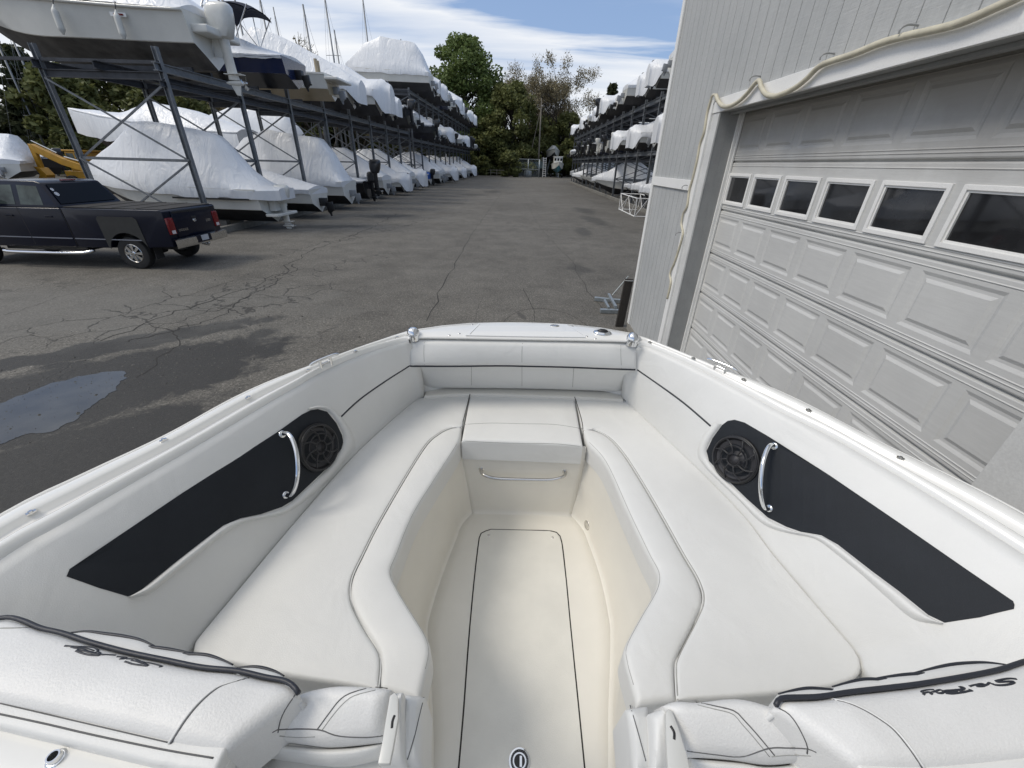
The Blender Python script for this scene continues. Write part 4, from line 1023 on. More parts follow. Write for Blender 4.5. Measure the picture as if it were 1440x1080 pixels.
# greenhouse: tapered
gh = [(3.02,1.60),(3.10,1.72),(3.38,2.20),(3.55,2.25),(4.75,2.24),(5.05,2.15),(5.62,1.58)]
def gpt(x, z, side):
    t = max(0, (z-1.60)/.65); y = -.05 - .17*t if side else -W_+.05+.17*t
    return V((x, y, z))
n = len(gh)
MB().add([gpt(x, z, 1) for x, z in gh] + [gpt(x, z, 0) for x, z in gh], [tuple(range(n)), tuple(range(n, 2*n))[::-1]] + [(i, (i+1)%n, n+(i+1)%n, n+i) for i in range(n)]).build('cab_roof', M['navy'], tr, bevel=.03, smooth=35)
def gl(pts, name, m, off=.004, side=1):
    P = [gpt(x, z, side) + V((0, off if side else -off, 0)) for x, z in pts]
    return MB().prism(P, (0, -1 if side else 1, 0), .006).build(name, m, tr)
for side in (1, 0):
    gl([(3.42,1.66),(3.50,2.12),(4.05,2.14),(4.05,1.66)], 'rear_side_window', M['glass_lt'], side=side)
    gl([(4.20,1.66),(4.20,2.14),(4.75,2.13),(5.15,1.68)], 'front_side_window', M['glass_lt'], side=side)
# rear window, wide and dark
def rw(x, z, y): return V((x, y, z))
P = [V((3.065,-.20,1.68)), V((3.345,-.30,2.16)), V((3.345,-W_+.30,2.16)), V((3.065,-W_+.20,1.68))]
P = [p + V((-.015, 0, .01)) for p in P]
rwn = MB().prism(P, (1,0,0), .008).build('rear_window', M['tint'], tr)
stk = mat('white_sticker', (.7,.7,.72), .4); mb = MB()
for (yy, zz_, r_) in ((-.34,1.93,.055),(-.33,2.04,.04)):
    q_ = V((0,0,1)).rotation_difference(V((-.86,0,.5))).to_matrix().to_4x4()
    xx = 3.065+(zz_-1.68)*.583-.022
    mb.lathe([(0,.002),(r_*.45,.002),(r_*.5,.001)], Matrix.Translation((xx,yy,zz_)) @ q_, 18); mb.lathe([(r_*.65,.002),(r_,.002)], Matrix.Translation((xx,yy,zz_)) @ q_, 18)
mb.build('window_stickers', stk, rwn)
P = [V((5.60,-.14,1.62)), V((5.12,-.26,2.10)), V((5.12,-W_+.26,2.10)), V((5.60,-W_+.14,1.62))]
MB().prism([p + V((.02,0,.02)) for p in P], (-1,0,0), .008).build('windscreen', M['tint'], tr)
MB().box((3.40,-1.25,2.235),(3.48,-.85,2.265)).build('brake_light', M['redlens'], tr, bevel=.008)
# tonneau cover with ribs
mb = MB().box((.20,-W_+.10,1.605),(2.94,-.10,1.635))
for k in range(1, 4): mb.box((.20+k*.68,-W_+.10,1.636),(.22+k*.68,-.10,1.645))
mb.build('tonneau_cover', mat('black_vinyl_cover', (.020,.018,.016), .8, var=.2, vscale=3), tr, bevel=.008)
# tailgate, lamps, badge shapes, bumper, plate
tg = MB().box((.105,-W_+.27,.86),(.137,-.27,1.57)).build('tailgate', M['navy'], tr, bevel=.015, smooth=35)
MB().box((.09,-W_+.29,1.52),(.104,-.29,1.575)).build('tailgate_lip', M['black'], tg, bevel=.006)
MB().box((.092,-1.14,1.30),(.104,-.96,1.38)).build('tailgate_handle', M['black'], tg, bevel=.006)
mb = MB(); mb.lathe([(0,.008),(.028,.006),(.042,0)], Matrix.Translation((.104,-1.05,1.26)) @ Matrix.Rotation(R(-90), 4, 'Y') @ Matrix.Diagonal((1.1,.8,1,1)), 14)
for s in (-1, 1): mb.tube(catmull([(.10,-1.05+s*.02,1.29),(.10,-1.05+s*.05,1.30),(.10,-1.05+s*.055,1.25),(.10,-1.05+s*.035,1.235)], 12), .008, 6)
mb.build('emblem', M['chrome'], tg, smooth=True)
def text_obj(txt, size, M_, m, parent, name, ext=.002, sx=1.0):
    cu = bpy.data.curves.new(name, 'FONT'); cu.body = txt; cu.size = size; cu.extrude = ext; cu.align_x = 'CENTER'; cu.align_y = 'CENTER'
    to = bpy.data.objects.new(name, cu); me = bpy.data.meshes.new_from_object(to); bpy.data.objects.remove(to)
    me.transform(M_ @ Matrix.Diagonal((sx,1,1,1))); me.materials.clear(); me.materials.append(m)
    o = bpy.data.objects.new(name, me); col.objects.link(o); o.parent = parent; return o
MT = Matrix.Translation((.103,0,0)) @ Matrix(((0,0,-1,0),(-1,0,0,0),(0,1,0,0),(0,0,0,1)))
text_obj('DODGE', .085, MT @ Matrix.Translation((.52,1.06,0)), M['steel'], tg, 'maker_lettering', sx=1.2)
text_obj('2500', .10, MT @ Matrix.Translation((1.62,1.20,0)), M['steel'], tg, 'model_lettering')
for y0 in (-.25, -W_+.02):
    l = MB().box((.09,y0,.98),(.30,y0+.235,1.42)).build('tail_lamp', M['redlens'], tr, bevel=.02, smooth=35)
    MB().box((.086,y0+.05,1.00),(.1,y0+.18,1.09)).build('reverse_lens', mat('clear_lens', (.6,.55,.55), .2), l, bevel=.004)
bp_ = MB()
rows = []
for z, d in ((.60,.05),(.62,-.015),(.72,-.03),(.84,-.02),(.86,.04)):
    rows.append([V((d + .03*abs(t)**2.5 if abs(t) < 1.01 else d, -W_/2 + t*(W_/2+.03), z)) for t in [i/14-1 for i in range(29)]])
bp_.grid(rows); bp_.box((.0,-W_+.1,.64),(.10,-.1,.82))
b_ = bp_.build('bumper', M['steel'], tr, smooth=40)
MB().box((-.034,-1.36,.66),(.01,-.76,.865)).build('bumper_recess', M['navy'], b_, bevel=.006)
pt = MB().box((-.045,-1.22,.70),(-.036,-.92,.85)).build('number_plate', mat('plate_enamel', (.45,.46,.48), .4), b_, bevel=.003)
MB().tube([(.1,-1.06,.60),(-.10,-1.06,.56)], .035, 10).lathe([(0,.07),(.02,.065),(.027,.045),(.02,.02),(.018,0)], Matrix.Translation((-.12,-1.06,.57)), 12).build('tow_hitch', M['steel'], tr, smooth=40)
# trim line, flare, step bar, doors
MB().box((.9,.001,.80),(2.9,.012,.828)).box((2.97,.001,.80),(4.12,.012,.828)).box((4.15,.001,.80),(5.35,.012,.828)).build('side_moulding', mat('grey_moulding', (.18,.19,.22), .35), tr, bevel=.004)
fl_ = arc(RW, .44, .57, 12, 168, 16); out = [(.88,.60),(.92,1.36),(1.0,1.42),(1.98,1.42),(2.04,1.36),(2.02,.62)]
pts = fl_[::1] + out
MB().prism([V((x, .0005, z)) for x, z in pts], (0,1,0), .012).build('fender_flare', M['primer'], tr)
for x in (2.935, 4.135): MB().box((x-.006,-.004,.62),(x+.006,.0015,1.60)).build('door_gap', M['black'], tr)
for x in (3.25, 4.35): MB().box((x,.002,1.36),(x+.2,.022,1.40)).build('door_handle', M['navy'], tr, bevel=.006)
MB().tube(catmull([(2.55,-.06,.50),(2.75,.05,.44),(3.4,.09,.42),(4.9,.09,.42),(5.15,.02,.47)], 24), .045, 10).build('step_bar', M['chrome'], tr, smooth=True)
MB().box((3.0,-W_+.3,.42),(5.4,-.3,.60)).box((.3,-W_+.45,.50),(6.6,-W_+.60,.62)).box((.3,-.60,.50),(6.6,-.45,.62)).build('chassis', M['black'], tr)
MB().tube([(RW,-W_+.2,.44),(RW,-.2,.44)], .06, 10).lathe([(0,-.17),(.12,-.13),(.17,0),(.12,.13),(0,.17)], Matrix.Translation((RW,-1.06,.44)), 14).build('rear_axle', M['black'], tr, smooth=40)
MB().add([(.75,-.28,.80),(.78,-.02,.80),(.78,-.02,.30),(.75,-.28,.30)], [(0,1,2,3)]).build('mud_flap', M['rubber'], tr)
def wheel(x, yout, s):
    """s=+1: hub faces +y"""
    Mw = Matrix.Translation((x, yout, WR)) @ Matrix.Rotation(R(-90*s), 4, 'X')
    wd = .27
    t = MB().lathe([(.245,-wd*.95),(.36,-wd),(.415,-wd+.02),(WR,-wd+.06),(WR,-.05),(.425,-.012),(.37,.0),(.262,-.008),(.245,-.03)], Mw, 44).build('wheel', M['rubber'], tr, smooth=40)
    rim = MB().lathe([(.255,-.012),(.245,-.004),(.232,-.02),(.222,-.09),(.12,-.10),(.0,-.10)], Mw, 40)
    rm = rim.build('rim', M['steel'], t, smooth=40)
    sp = MB()
    for k in range(8):
        a = k*math.pi/4; d = V((math.cos(a), math.sin(a), 0)); e = V((-d.y, d.x, 0))
        p0 = d*.06; p1 = d*.235
        sp.add([Mw @ p for p in (p0+e*.022+V((0,0,-.015)), p0-e*.022+V((0,0,-.015)), p1-e*.042+V((0,0,-.02)), p1+e*.042+V((0,0,-.02)), p0+e*.03+V((0,0,-.09)), p0-e*.03+V((0,0,-.09)), p1-e*.05+V((0,0,-.09)), p1+e*.05+V((0,0,-.09)))],
               [(0,1,2,3),(0,4,5,1),(1,5,6,2),(2,6,7,3),(3,7,4,0)])
    sp.lathe([(0,.004),(.035,.002),(.055,-.012),(.06,-.09)], Mw, 20)
    sp.build('rim_spokes', M['chrome'], t, bevel=None)
    hl = MB().lathe([(.07,-.098),(.222,-.093)], Mw, 30).build('rim_recess', M['black'], t)
wheel(RW, -.02, 1); wheel(FW+.42, -.02, 1); wheel(RW, -W_+.02, -1); wheel(FW+.42, -W_+.02, -1)
MB().box((RW-.5,-.34,.55),(RW+.5,-.30,1.1)).box((RW-.55,-W_+.3,.98),(RW+.55,-.3,1.03)).build('wheel_well', M['black'], tr)
MB().box((4.88,.0,1.60),(5.0,.2,1.66)).box((4.86,.06,1.62),(4.98,.28,1.86)).build('wing_mirror', M['black'], tr, bevel=.02, smooth=40)
for y0 in (-.5, -W_+.1): MB().box((6.93,y0,1.0),(7.01,y0+.4,1.28)).build('headlight', M['glass_lt'], tr, bevel=.02)
MB().box((6.97,-W_+.55,.85),(7.03,-.55,1.3)).build('grille', M['chrome'], tr, bevel=.02)
MB().box((6.95,-W_-.02,.5),(7.12,.02,.78)).build('front_bumper', M['steel'], tr, bevel=.04, smooth=40)
# ================================================================ stored boats
def shrinkmat(name, c=(.78,.79,.80)):
    m, nt, b = newmat(name); tc = node(nt, 'ShaderNodeTexCoord'); vec = tc.outputs['Object']
    n = noise_n(nt, vec, .8, 5, .6)
    nt.links.new(ramp(nt, n, [(.3, tuple(x*.9 for x in c)), (.7, c)]).outputs[0], b.inputs['Base Color'])
    b.inputs['Roughness'].default_value = .34
    mp = node(nt, 'ShaderNodeMapping'); mp.inputs['Scale'].default_value = (2.0, 2.0, .28); mp.inputs['Rotation'].default_value = (.12, .25, .3); nt.links.new(vec, mp.inputs[0])
    w1 = noise_n(nt, mp.outputs[0], 1.2, 4, .5, 1.4)
    w2 = noise_n(nt, vec, 7, 4, .6, 1.0)
    bp = node(nt, 'ShaderNodeBump'); bp.inputs['Strength'].default_value = .5; bp.inputs['Distance'].default_value = .14
    nt.links.new(math_n(nt, 'ADD', w1, math_n(nt, 'MULTIPLY', w2, .09)), bp.inputs['Height']); nt.links.new(bp.outputs[0], b.inputs['Normal'])
    return m
M['shrink'] = shrinkmat('white_shrink_wrap')
M['tarp_blue'] = shrinkmat('blue_tarpaulin', (.02,.10,.42)); M['tarp_navy'] = shrinkmat('navy_canvas', (.018,.024,.05)); M['clearwrap'] = shrinkmat('dull_clear_wrap', (.42,.44,.45))
M['hullw'] = mat('white_hull', (.66,.65,.60), .3, var=.06, vscale=1.2, coat=.3)
M['hullb'] = mat('bottom_paint', (.035,.034,.036), .7, var=.3, vscale=2)
M['hullbeige'] = mat('stained_shaded_hull_bottom', (.075,.070,.064), .6, var=.5, vscale=2)  # stain mottling on a base darkened to paint in the underside shade
M['hullnavy'] = mat('navy_hull', (.012,.02,.06), .25, coat=.4); M['hullteal'] = mat('teal_hull', (.03,.17,.22), .3); M['hullblack'] = mat('black_hull', (.012,.012,.014), .3, coat=.4); M['hulltan'] = mat('tan_hull', (.42,.34,.22), .35); M['hullred']=mat('dark_red_hull', (.16,.02,.02), .3)
M['motor_w'] = mat('white_outboard', (.66,.65,.60), .3, coat=.3); M['motor_b'] = mat('black_outboard', (.015,.015,.017), .3, coat=.4); M['motor_g'] = mat('grey_drive', (.25,.26,.27), .4)
M['canvas'] = mat('navy_bimini_canvas', (.010,.014,.03), .8)
M['wind'] = mat('smoked_screen', (.02,.022,.025), .08)

def hull_fn(L, B, D, sheer):
    def wd(s): return B/2*(1-max(0, (s-.35)/.65)**2.4)*(.93+.07*min(1, s/.3))
    def keel(s): return D*.72*max(0, (s-.62)/.38)**2.3
    def gun_(s): return D + sheer*max(0, s)**2
    return wd, keel, gun_
def mk_hull(parent, L, B, D, sheer, mtop, mbot, inner=None):
    wd, keel, gn = hull_fn(L, B, D, sheer); rows = []; N = 22
    xs = [i/N for i in range(N+1)]
    for s in xs:
        w = max(wd(s), .015); k = keel(s); g = gn(s); x = L*s + (.12*L*max(0, s-.8)*1.0 if s > .8 else 0)*0
        zc = k + (g-k)*.42; wc = w*(.84-.25*max(0, s-.6))
        r = [(0, k), (wc*.5, k+(zc-k)*.52), (wc*.97, zc-.02), (wc*1.02, zc), (wc+(w-wc)*.45, zc+(g-zc)*.45), (w*.985, g-.10), (w*1.02, g-.08), (w*1.02, g)]
        rake = (lambda z: .10*L*max(0, s-.7)/.3*((z-k)/(g-k+.01)) if s > .7 else 0)
        rows.append([V((x + rake(z), -y, z)) for y, z in r[::-1]] + [V((x + rake(z), y, z)) for y, z in r[1:]])
    mb = MB(); n = len(rows[0])
    mb.grid(rows, 0)
    for i, f in enumerate(mb.f):
        j = i % (n-1); mb.m[i] = 1 if 4 <= j <= 9 and True else 0
    mb.m = [1 if (5 <= (i % (n-1)) <= 8) else 0 for i in range(len(mb.f))]
    b0 = len(mb.v); mb.add(rows[0], [tuple(range(n))], 0)
    # deck / interior sheet
    dk = [[r[0], r[0]*.5+r[-1]*.5+V((0,0,.02)), r[-1]] for r in rows]
    mb.grid(dk, 0)
    return mb.build('hull', [mtop, mbot], parent, smooth=35)
def mk_cover(parent, L, B, D, sheer, knots, p=1.15, flat=.0, sock=0.0, hang=2.2, m=None, wr=.05, skirt=.22, seed=0, name='shrink_wrap'):
    wd, keel, gn = hull_fn(L, B, D, sheer); rows = []
    def H(s):
        for (a, ha), (b, hb) in zip(knots, knots[1:]):
            if a <= s <= b: return ha+(hb-ha)*(s-a)/(b-a)
        return knots[-1][1]
    N = 40; s0 = -sock
    for i in range(N+1):
        s = s0 + (1.0-s0)*i/N; sp = max(0, s)
        w = max(wd(sp), .03)*1.035
        if s < 0: w *= (.50 + .50*(1-min(1, (-s)/max(sock, .01)*1.3))**.8 if sock else 1)
        g = gn(sp); h = H(s); sk = skirt*(1 + (hang*min(1, -s/.06) if (s < 0 and sock) else 0))
        rk = .10*L*max(0, s-.7)/.3 if s > .7 else 0
        r = []
        for j in range(17):
            t = j/16*2-1; a = abs(t)
            if a > .86: zz_ = g - sk*(a-.86)/.14*(1 + .35*noise.noise(V((s*9+seed, t*2, 3)))); y = w*(1.0 - .03*(a-.86)/.14)
            else:
                q = a/.86; y = w*q; q2 = max(0, (q-flat)/(1-flat)); zz_ = g + h*(1-q2**p)
            y *= (1 if t > 0 else -1)
            n_ = noise.noise(V((s*L*.9+seed*3.1, y*.9, zz_*.9)))*wr + noise.noise(V((s*L*3+seed, y*2.5, zz_*2.5)))*wr*.45
            r.append(V((s*L + rk + n_*.5, y + n_*.4, zz_ + n_ - wr*.6*math.sin(s*L*2.4+seed)**2*(1-a))))
        rows.append(r)
    mb = MB().grid(rows)
    e0 = rows[0]; c0 = V((s0*L - .04, 0, e0[0].z)); 
    mb.add(e0, [tuple(range(len(e0)))])
    o = mb.build(name, m or M['shrink'], parent, smooth=48)
    return o
def mk_outboard(parent, x, y, z, sc=1.0, m=None, tilt=0.0, lower=None, name='outboard_motor'):
    """z = transom top; hangs aft (-x)"""
    Mt = Matrix.Translation((x, y, z)) @ Matrix.Rotation(R(tilt), 4, 'Y') @ Matrix.Scale(sc, 4)
    m = m or M['motor_w']; cw = MB(); rows = []
    for zz_, a, b, xo in ((.02,.13,.19,-.30),(.05,.20,.25,-.31),(.30,.235,.33,-.34),(.55,.235,.36,-.36),(.72,.21,.35,-.38),(.80,.15,.27,-.40),(.82,.06,.10,-.42)):
        r = []
        for k in range(20):
            t = 2*math.pi*k/20; cs, sn = math.cos(t), math.sin(t)
            r.append(Mt @ V((xo + b*abs(cs)**.6*(1 if cs > 0 else -1), a*abs(sn)**.6*(1 if sn > 0 else -1), zz_)))
        rows.append(r)
    cw.grid(rows, closeu=True); cw.add(rows[0], [tuple(range(20))]); cw.add(rows[-1], [tuple(range(20))])
    o = cw.build(name, m, parent, smooth=50)
    lg = MB(); rows = []
    for zz_, a, b, xo in ((.06,.11,.16,-.30),(-.35,.075,.15,-.30),(-.80,.045,.15,-.32),(-.95,.04,.17,-.33)):
        r = []
        for k in range(14):
            t = 2*math.pi*k/14; r.append(Mt @ V((xo + b*math.cos(t), a*math.sin(t), zz_)))
        rows.append(r)
    lg.grid(rows, closeu=True)
    lg.add([Mt @ V(p) for p in ((-.62,-.14,-.80),(-.10,-.10,-.80),(-.10,.10,-.80),(-.62,.14,-.80),(-.62,-.14,-.815),(-.10,-.10,-.815),(-.10,.10,-.815),(-.62,.14,-.815))], ((0,1,2,3),(7,6,5,4),(0,4,5,1),(1,5,6,2),(2,6,7,3),(3,7,4,0)))
    lg.lathe([(0,.30),(.045,.20),(.065,.0),(.06,-.2),(.03,-.30)], Mt @ Matrix.Translation((-.34,0,-1.02)) @ Matrix.Rotation(R(90), 4, 'Y'), 12)
    lg.prism([Mt @ V(p) for p in ((-.18,-.012,-1.02),(-.30,-.012,-1.32),(-.42,-.012,-1.34),(-.50,-.012,-1.02))], (Mt.to_3x3() @ V((0,1,0))).normalized(), .024*sc)
    lg.bar(Mt @ V((-.12,0,.05)), Mt @ V((-.06,0,-.42)), .22*sc, .10*sc)
    lg.build('gearcase', lower or m, o, smooth=45)
    pr = MB()
    for k in range(3):
        a = k*2*math.pi/3; d = V((0, math.cos(a), math.sin(a))); e = V((0, -d.z, d.y))
        c = V((-.62,0,-1.02)); pr.add([Mt @ p for p in (c+d*.03, c+d*.10+e*.09+V((.03,0,0)), c+d*.19+e*.05, c+d*.17-e*.05-V((.03,0,0)))], [(0,1,2,3)])
    pr.lathe([(.04,-.07),(.035,.05),(0,.07)], Mt @ Matrix.Translation((-.64,0,-1.02)) @ Matrix.Rotation(R(-90), 4, 'Y'), 10)
    pr.build('propeller', M['steel'], o)
    return o
def mk_sterndrive(parent, z, m=None):
    m = m or M['motor_g']; mb = MB()
    mb.box((-.32,-.16,z+.05),(0,.16,z+.42)); mb.prism([V((-.22,-.07,z+.2)),V((-.62,-.07,z+.25)),V((-.66,-.07,z-.10)),V((-.50,-.07,z-.28)),V((-.34,-.07,z-.25)),V((-.30,-.07,z+.0))], (0,1,0), .14)
    mb.prism([V((-.34,-.012,z-.25)),V((-.5,-.012,z-.27)),V((-.52,-.012,z-.42)),V((-.44,-.012,z-.45))], (0,1,0), .024)
    mb.lathe([(0,-.22),(.05,-.15),(.06,0),(.05,.12),(.03,.2)], Matrix.Translation((-.50,0,z-.14)) @ Matrix.Rotation(R(-90), 4, 'Y'), 10)
    return mb.build('stern_drive', m, parent, bevel=.015, smooth=40)
def mk_screen(parent, L, B, D, s0=.42, h=.45):
    mb = MB(); w = B*.40
    pts = [V((L*s0-.4,-w,D+.05)), V((L*s0+.25,-w*.8,D+.06)), V((L*s0+.55,0,D+.08)), V((L*s0+.25,w*.8,D+.06)), V((L*s0-.4,w,D+.05))]
    top = [p + V((-.28, 0, h)) for p in pts]
    mb.grid([pts, top]); mb.grid([[p+V((-.02,0,0)) for p in pts], [p+V((-.02,0,0)) for p in top]])
    return mb.build('windscreen', M['wind'], parent)
def mk_tower(parent, x, w, z, h, m=None):
    m = m or M['steel']; mb = MB()
    for dx in (0, .35):
        mb.tube(catmull([(x+dx,-w,z),(x+dx*.7-.1,-w*.95,z+h*.6),(x+dx*.6-.2,-w*.6,z+h*.97),(x+dx*.6-.22,0,z+h*1.04),(x+dx*.6-.2,w*.6,z+h*.97),(x+dx*.7-.1,w*.95,z+h*.6),(x+dx,w,z)], 30), .035, 8)
    for s in (-1, 1): mb.tube([(x+.9,s*w,z),(x,s*w*.9,z+h*.75)], .03, 8)
    mb.tube([(x-.15,-w*.3,z+h),(x-.15,-w*.3,z+h+.25)], .05, 8).tube([(x-.15,w*.3,z+h),(x-.15,w*.3,z+h+.25)], .05, 8)
    return mb.build('wake_tower', m, parent, smooth=50)
def mk_bimini(parent, x0, x1, w, z, h):
    mb = MB(); rows = []
    for i in range(9):
        t = i/8; x = x0+(x1-x0)*t; zc = z+h+.22*math.sin(math.pi*t)**.7 - .30*max(0, t-.75)*2
        rows.append([V((x, -w+2*w*j/8, zc - .18*abs(j/4-1)**3)) for j in range(9)])
    mb.grid(rows); mb.grid([[p-V((0,0,.05)) for p in r] for r in rows])
    top = mb.build('bimini_top', M['canvas'], parent, smooth=True)
    fr = MB()
    for s in (-1, 1):
        for xx in (x0, (x0+x1)/2, x1): fr.tube([((x0+x1)/2, s*w, z), (xx, s*w, z+h)], .022, 6)
    fr.build('bimini_frame', M['steel'], top)
    return top

def new_boat(kind, label, seed=0):
    """kinds of stored boat, each with its own hull, cover and motor"""
    r = random.Random(seed*17+5)
    o = empty('stored_boat', (0,0,0), 0, label, 'boat')
    K = dict(
      cabin=(7.2,2.5,1.35,.35), low=(5.8,2.2,1.1,.2), sock=(6.4,2.4,1.25,.3), open=(6.2,2.3,1.2,.25), navy=(6.2,2.3,1.2,.25), twin=(7.6,2.6,1.4,.35), tall=(7.6,2.7,1.4,.4), tarp=(5.6,2.1,1.1,.2), clear=(6.6,2.4,1.5,.3), slope=(8.2,2.8,1.35,.4), flat=(6.6,2.4,1.25,.25))[kind]
    L, B, D, sh = K
    if kind == 'cabin':
        mk_hull(o, L, B, D, sh, M['hullw'], M['hullb']); mk_sterndrive(o, .45)
        mk_cover(o, L, B, D, sh, [(0,.15),(.18,.95),(.42,1.9),(.66,1.75),(.84,.75),(1,.12)], 1.1, .28, seed=seed)
    elif kind == 'low':
        mk_hull(o, L, B, D, sh, M['hullw'], M['hullb']); mk_sterndrive(o, .25, M['black'])
        mk_cover(o, L, B, D, sh, [(-.08,.05),(.25,.5),(.5,.85),(.75,.5),(1,.08)], 1.2, .1, seed=seed)
    elif kind == 'sock':
        mk_hull(o, L, B, D, sh, M['hullw'], M['hullb']); mk_outboard(o, 0, 0, D-.15, .9, M['motor_b'])
        mk_cover(o, L, B, D, sh, [(-.13,.35),(-.06,.66),(.10,.62),(.28,1.25),(.6,1.45),(.8,.7),(1,.1)], 1.5, .15, sock=.13, skirt=.36, wr=.05, seed=seed)
    elif kind == 'flat':
        mk_hull(o, L, B, D, sh, M['hullblack'], M['hullb']); mk_outboard(o, 0, 0, D-.15, .95, M['motor_b'])
        mk_cover(o, L, B, D, sh, [(0,.05),(.3,.35),(.55,.7),(.8,.3),(1,.05)], 1.3, .2, skirt=.12, seed=seed)
    elif kind == 'open':
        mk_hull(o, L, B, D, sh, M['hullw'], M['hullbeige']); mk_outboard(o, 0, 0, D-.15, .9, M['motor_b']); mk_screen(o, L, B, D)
    elif kind == 'navy':
        mk_hull(o, L, B, D, sh, M['hullw'], M['hullnavy']); mk_outboard(o, 0, 0, D-.15, .9, M['motor_w'])
        mk_cover(o, L, B, D, sh, [(0,.12),(.3,.5),(.5,.8),(.8,.35),(1,.05)], 1.3, .1, m=M['tarp_navy'], skirt=.1, wr=.02, seed=seed, name='canvas_cover')
    elif kind == 'twin':
        mk_hull(o, L, B, D, sh, M['hullw'], M['hullb']); mk_outboard(o, 0, -.36, D+.05, 1.0, M['motor_b']); mk_outboard(o, 0, .36, D+.05, 1.0, M['motor_b'])
        mk_cover(o, L, B, D, sh, [(0,.1),(.2,.4),(.4,1.5),(.62,1.5),(.8,.7),(1,.1)], 1.1, .25, seed=seed)
    elif kind == 'tall':
        mk_hull(o, L, B, D, sh, M['hullw'], M['hullb']); mk_sterndrive(o, .45)
        mk_cover(o, L, B, D, sh, [(0,.0),(.10,1.6),(.18,2.35),(.6,2.6),(.78,2.0),(.92,.9),(1,.3)], 1.0, .35, skirt=.3, seed=seed)
    elif kind == 'slope':
        mk_hull(o, L, B, D, sh, M['hullw'], M['hullb']); mk_outboard(o, .1, 0, D-.2, .8, M['motor_b'])
        mk_cover(o, L, B, D, sh, [(-.09,.3),(0,.65),(.25,1.6),(.5,2.4),(.72,2.8),(.88,1.5),(1,.25)], 1.25, .12, sock=.09, skirt=.35, wr=.04, seed=seed)
    elif kind == 'tarp':
        mk_hull(o, L, B, D, sh, M['hullw'], M['hullb']); mk_outboard(o, 0, 0, D-.15, .8, M['motor_b'])
        mk_cover(o, L, B, D, sh, [(0,.15),(.3,.45),(.5,.8),(.8,.4),(1,.05)], 1.0, .0, m=M['tarp_blue'], skirt=.5, wr=.06, seed=seed, name='tarpaulin')
    elif kind == 'clear':
        mk_hull(o, L, B, D, sh, M['hullw'], M['hullb']); mk_sterndrive(o, .45)
        mk_cover(o, L, B, D, sh, [(0,.5),(.15,1.7),(.4,2.1),(.65,1.9),(.85,.8),(1,.2)], 1.6, .2, m=M['clearwrap'], skirt=.5, wr=.08, seed=seed)
    return o
PROTO = {}
def put_boat(kind, label, group, x, y, z, side, sc=1.0, dyaw=0.0):
    if kind not in PROTO:
        o = new_boat(kind, label, len(PROTO)+1); PROTO[kind] = o
    else: o = copy_tree(PROTO[kind])
    o['label'] = label; o['group'] = group
    o.location = (x, y, z); o.rotation_euler = (0, 0, (math.pi if side < 0 else 0) + dyaw); o.scale = (sc, sc, sc)
    return o

# ================================================================ steel storage racks
M['rack'] = mat('grey_galvanised_rack', (.17,.18,.19), .5, .3, var=.25, vscale=5, bump=.1, bscale=60, fine=.15)
M['rackd'] = mat('dark_rack_beam', (.055,.058,.065), .6, .3, var=.3, vscale=3)
M['timber'] = mat('grey_ground_timber', (.20,.19,.165), .9, var=.3, vscale=4, bump=.4, bscale=30, fine=.3)
def rack(label, x0, x1, y0, n, bay, tiers, side, posth):
    """front frame plane x0, rear x1; tiers = deck heights"""
    o = empty('boat_rack', (x0, y0, 0), 0, label, 'boat rack'); L = n*bay; dx = x1-x0
    for k in range(n+1):
        y = k*bay
        for x in (0, dx):
            MB().ibeam((x, y, 0), (x, y, posth), .16, .17, 0, (1,0,0), .022).build('post', M['rack'], o)
        if k < 60:
            mb = MB()
            for t in tiers: mb.ibeam((0, y, t-.30), (dx, y, t-.30), .14, .24).bar((0,y,t+.10),(dx*1.35,y,t+.10),.10,.10)
            mb.build('cross_beam', M['rackd'], o)
            br = MB(); lo = 0.25
            levels = [0.2] + [t-.45 for t in tiers]
            for a, b in zip(levels, levels[1:]):
                m_ = (a+b)/2
                br.bar((0,y,m_),(dx,y,m_),.09,.10); 
                for za, zb in ((a, m_), (m_, b)):
                    br.bar((0,y-.06,za),(dx,y-.06,zb),.05,.06).bar((0,y+.06,zb),(dx,y+.06,za),.05,.06)
            br.build('brace', M['rack'], o)
    for x in (0, dx*.5, dx):
        for t in tiers:
            MB().ibeam((x, -.3, t-.05), (x, L+.3, t-.05), .16, .26).build('rail', M['rack'] if x == 0 else M['rackd'], o)
            if x == 0: MB().ibeam((x-.0, -.3, t-.55), (x-.0, L+.3, t-.55), .12, .18).build('rail', M['rackd'], o)
    # bunks that carry the hulls
    bk = MB()
    for k in range(n):
        for t in tiers:
            for s in (-.55, .55): bk.box((min(0,dx*1.3), k*bay+bay/2+s-.06, t+.08), (max(0,dx*1.3), k*bay+bay/2+s+.06, t+.24))
    bk.build('bunks', M['rackd'], o)
    gb = MB()
    for k in range(n): gb.box((-.22*side-.12, k*bay+.03, 0), (-.22*side+.12, (k+1)*bay-.03, .26))
    gb.build('base_timber', M['timber'], o, bevel=.01)
    ch = MB()
    for k in range(n):
        for x in (dx*.15, dx*.8):
            for s in (-.5, .5): ch.box((x-.25, k*bay+bay/2+s-.15, 0), (x+.25, k*bay+bay/2+s+.15, .34))
    ch.build('chocks', M['timber'], o)
    return o
rack('two tier grey steel boat rack behind the navy truck, left of the yard', -13.2, -17.6, 17.9, 8, 4.5, [5.75], -1, 6.3)
rack('taller three tier boat rack at the far left end of the yard', -13.2, -18.2, 55.5, 13, 4.5, [5.2, 9.9], -1, 10.2)
rack('three tier boat rack along the right side of the yard beyond the building', 9.5, 14.3, 22.0, 16, 4.05, [3.95, 7.25], 1, 7.6)

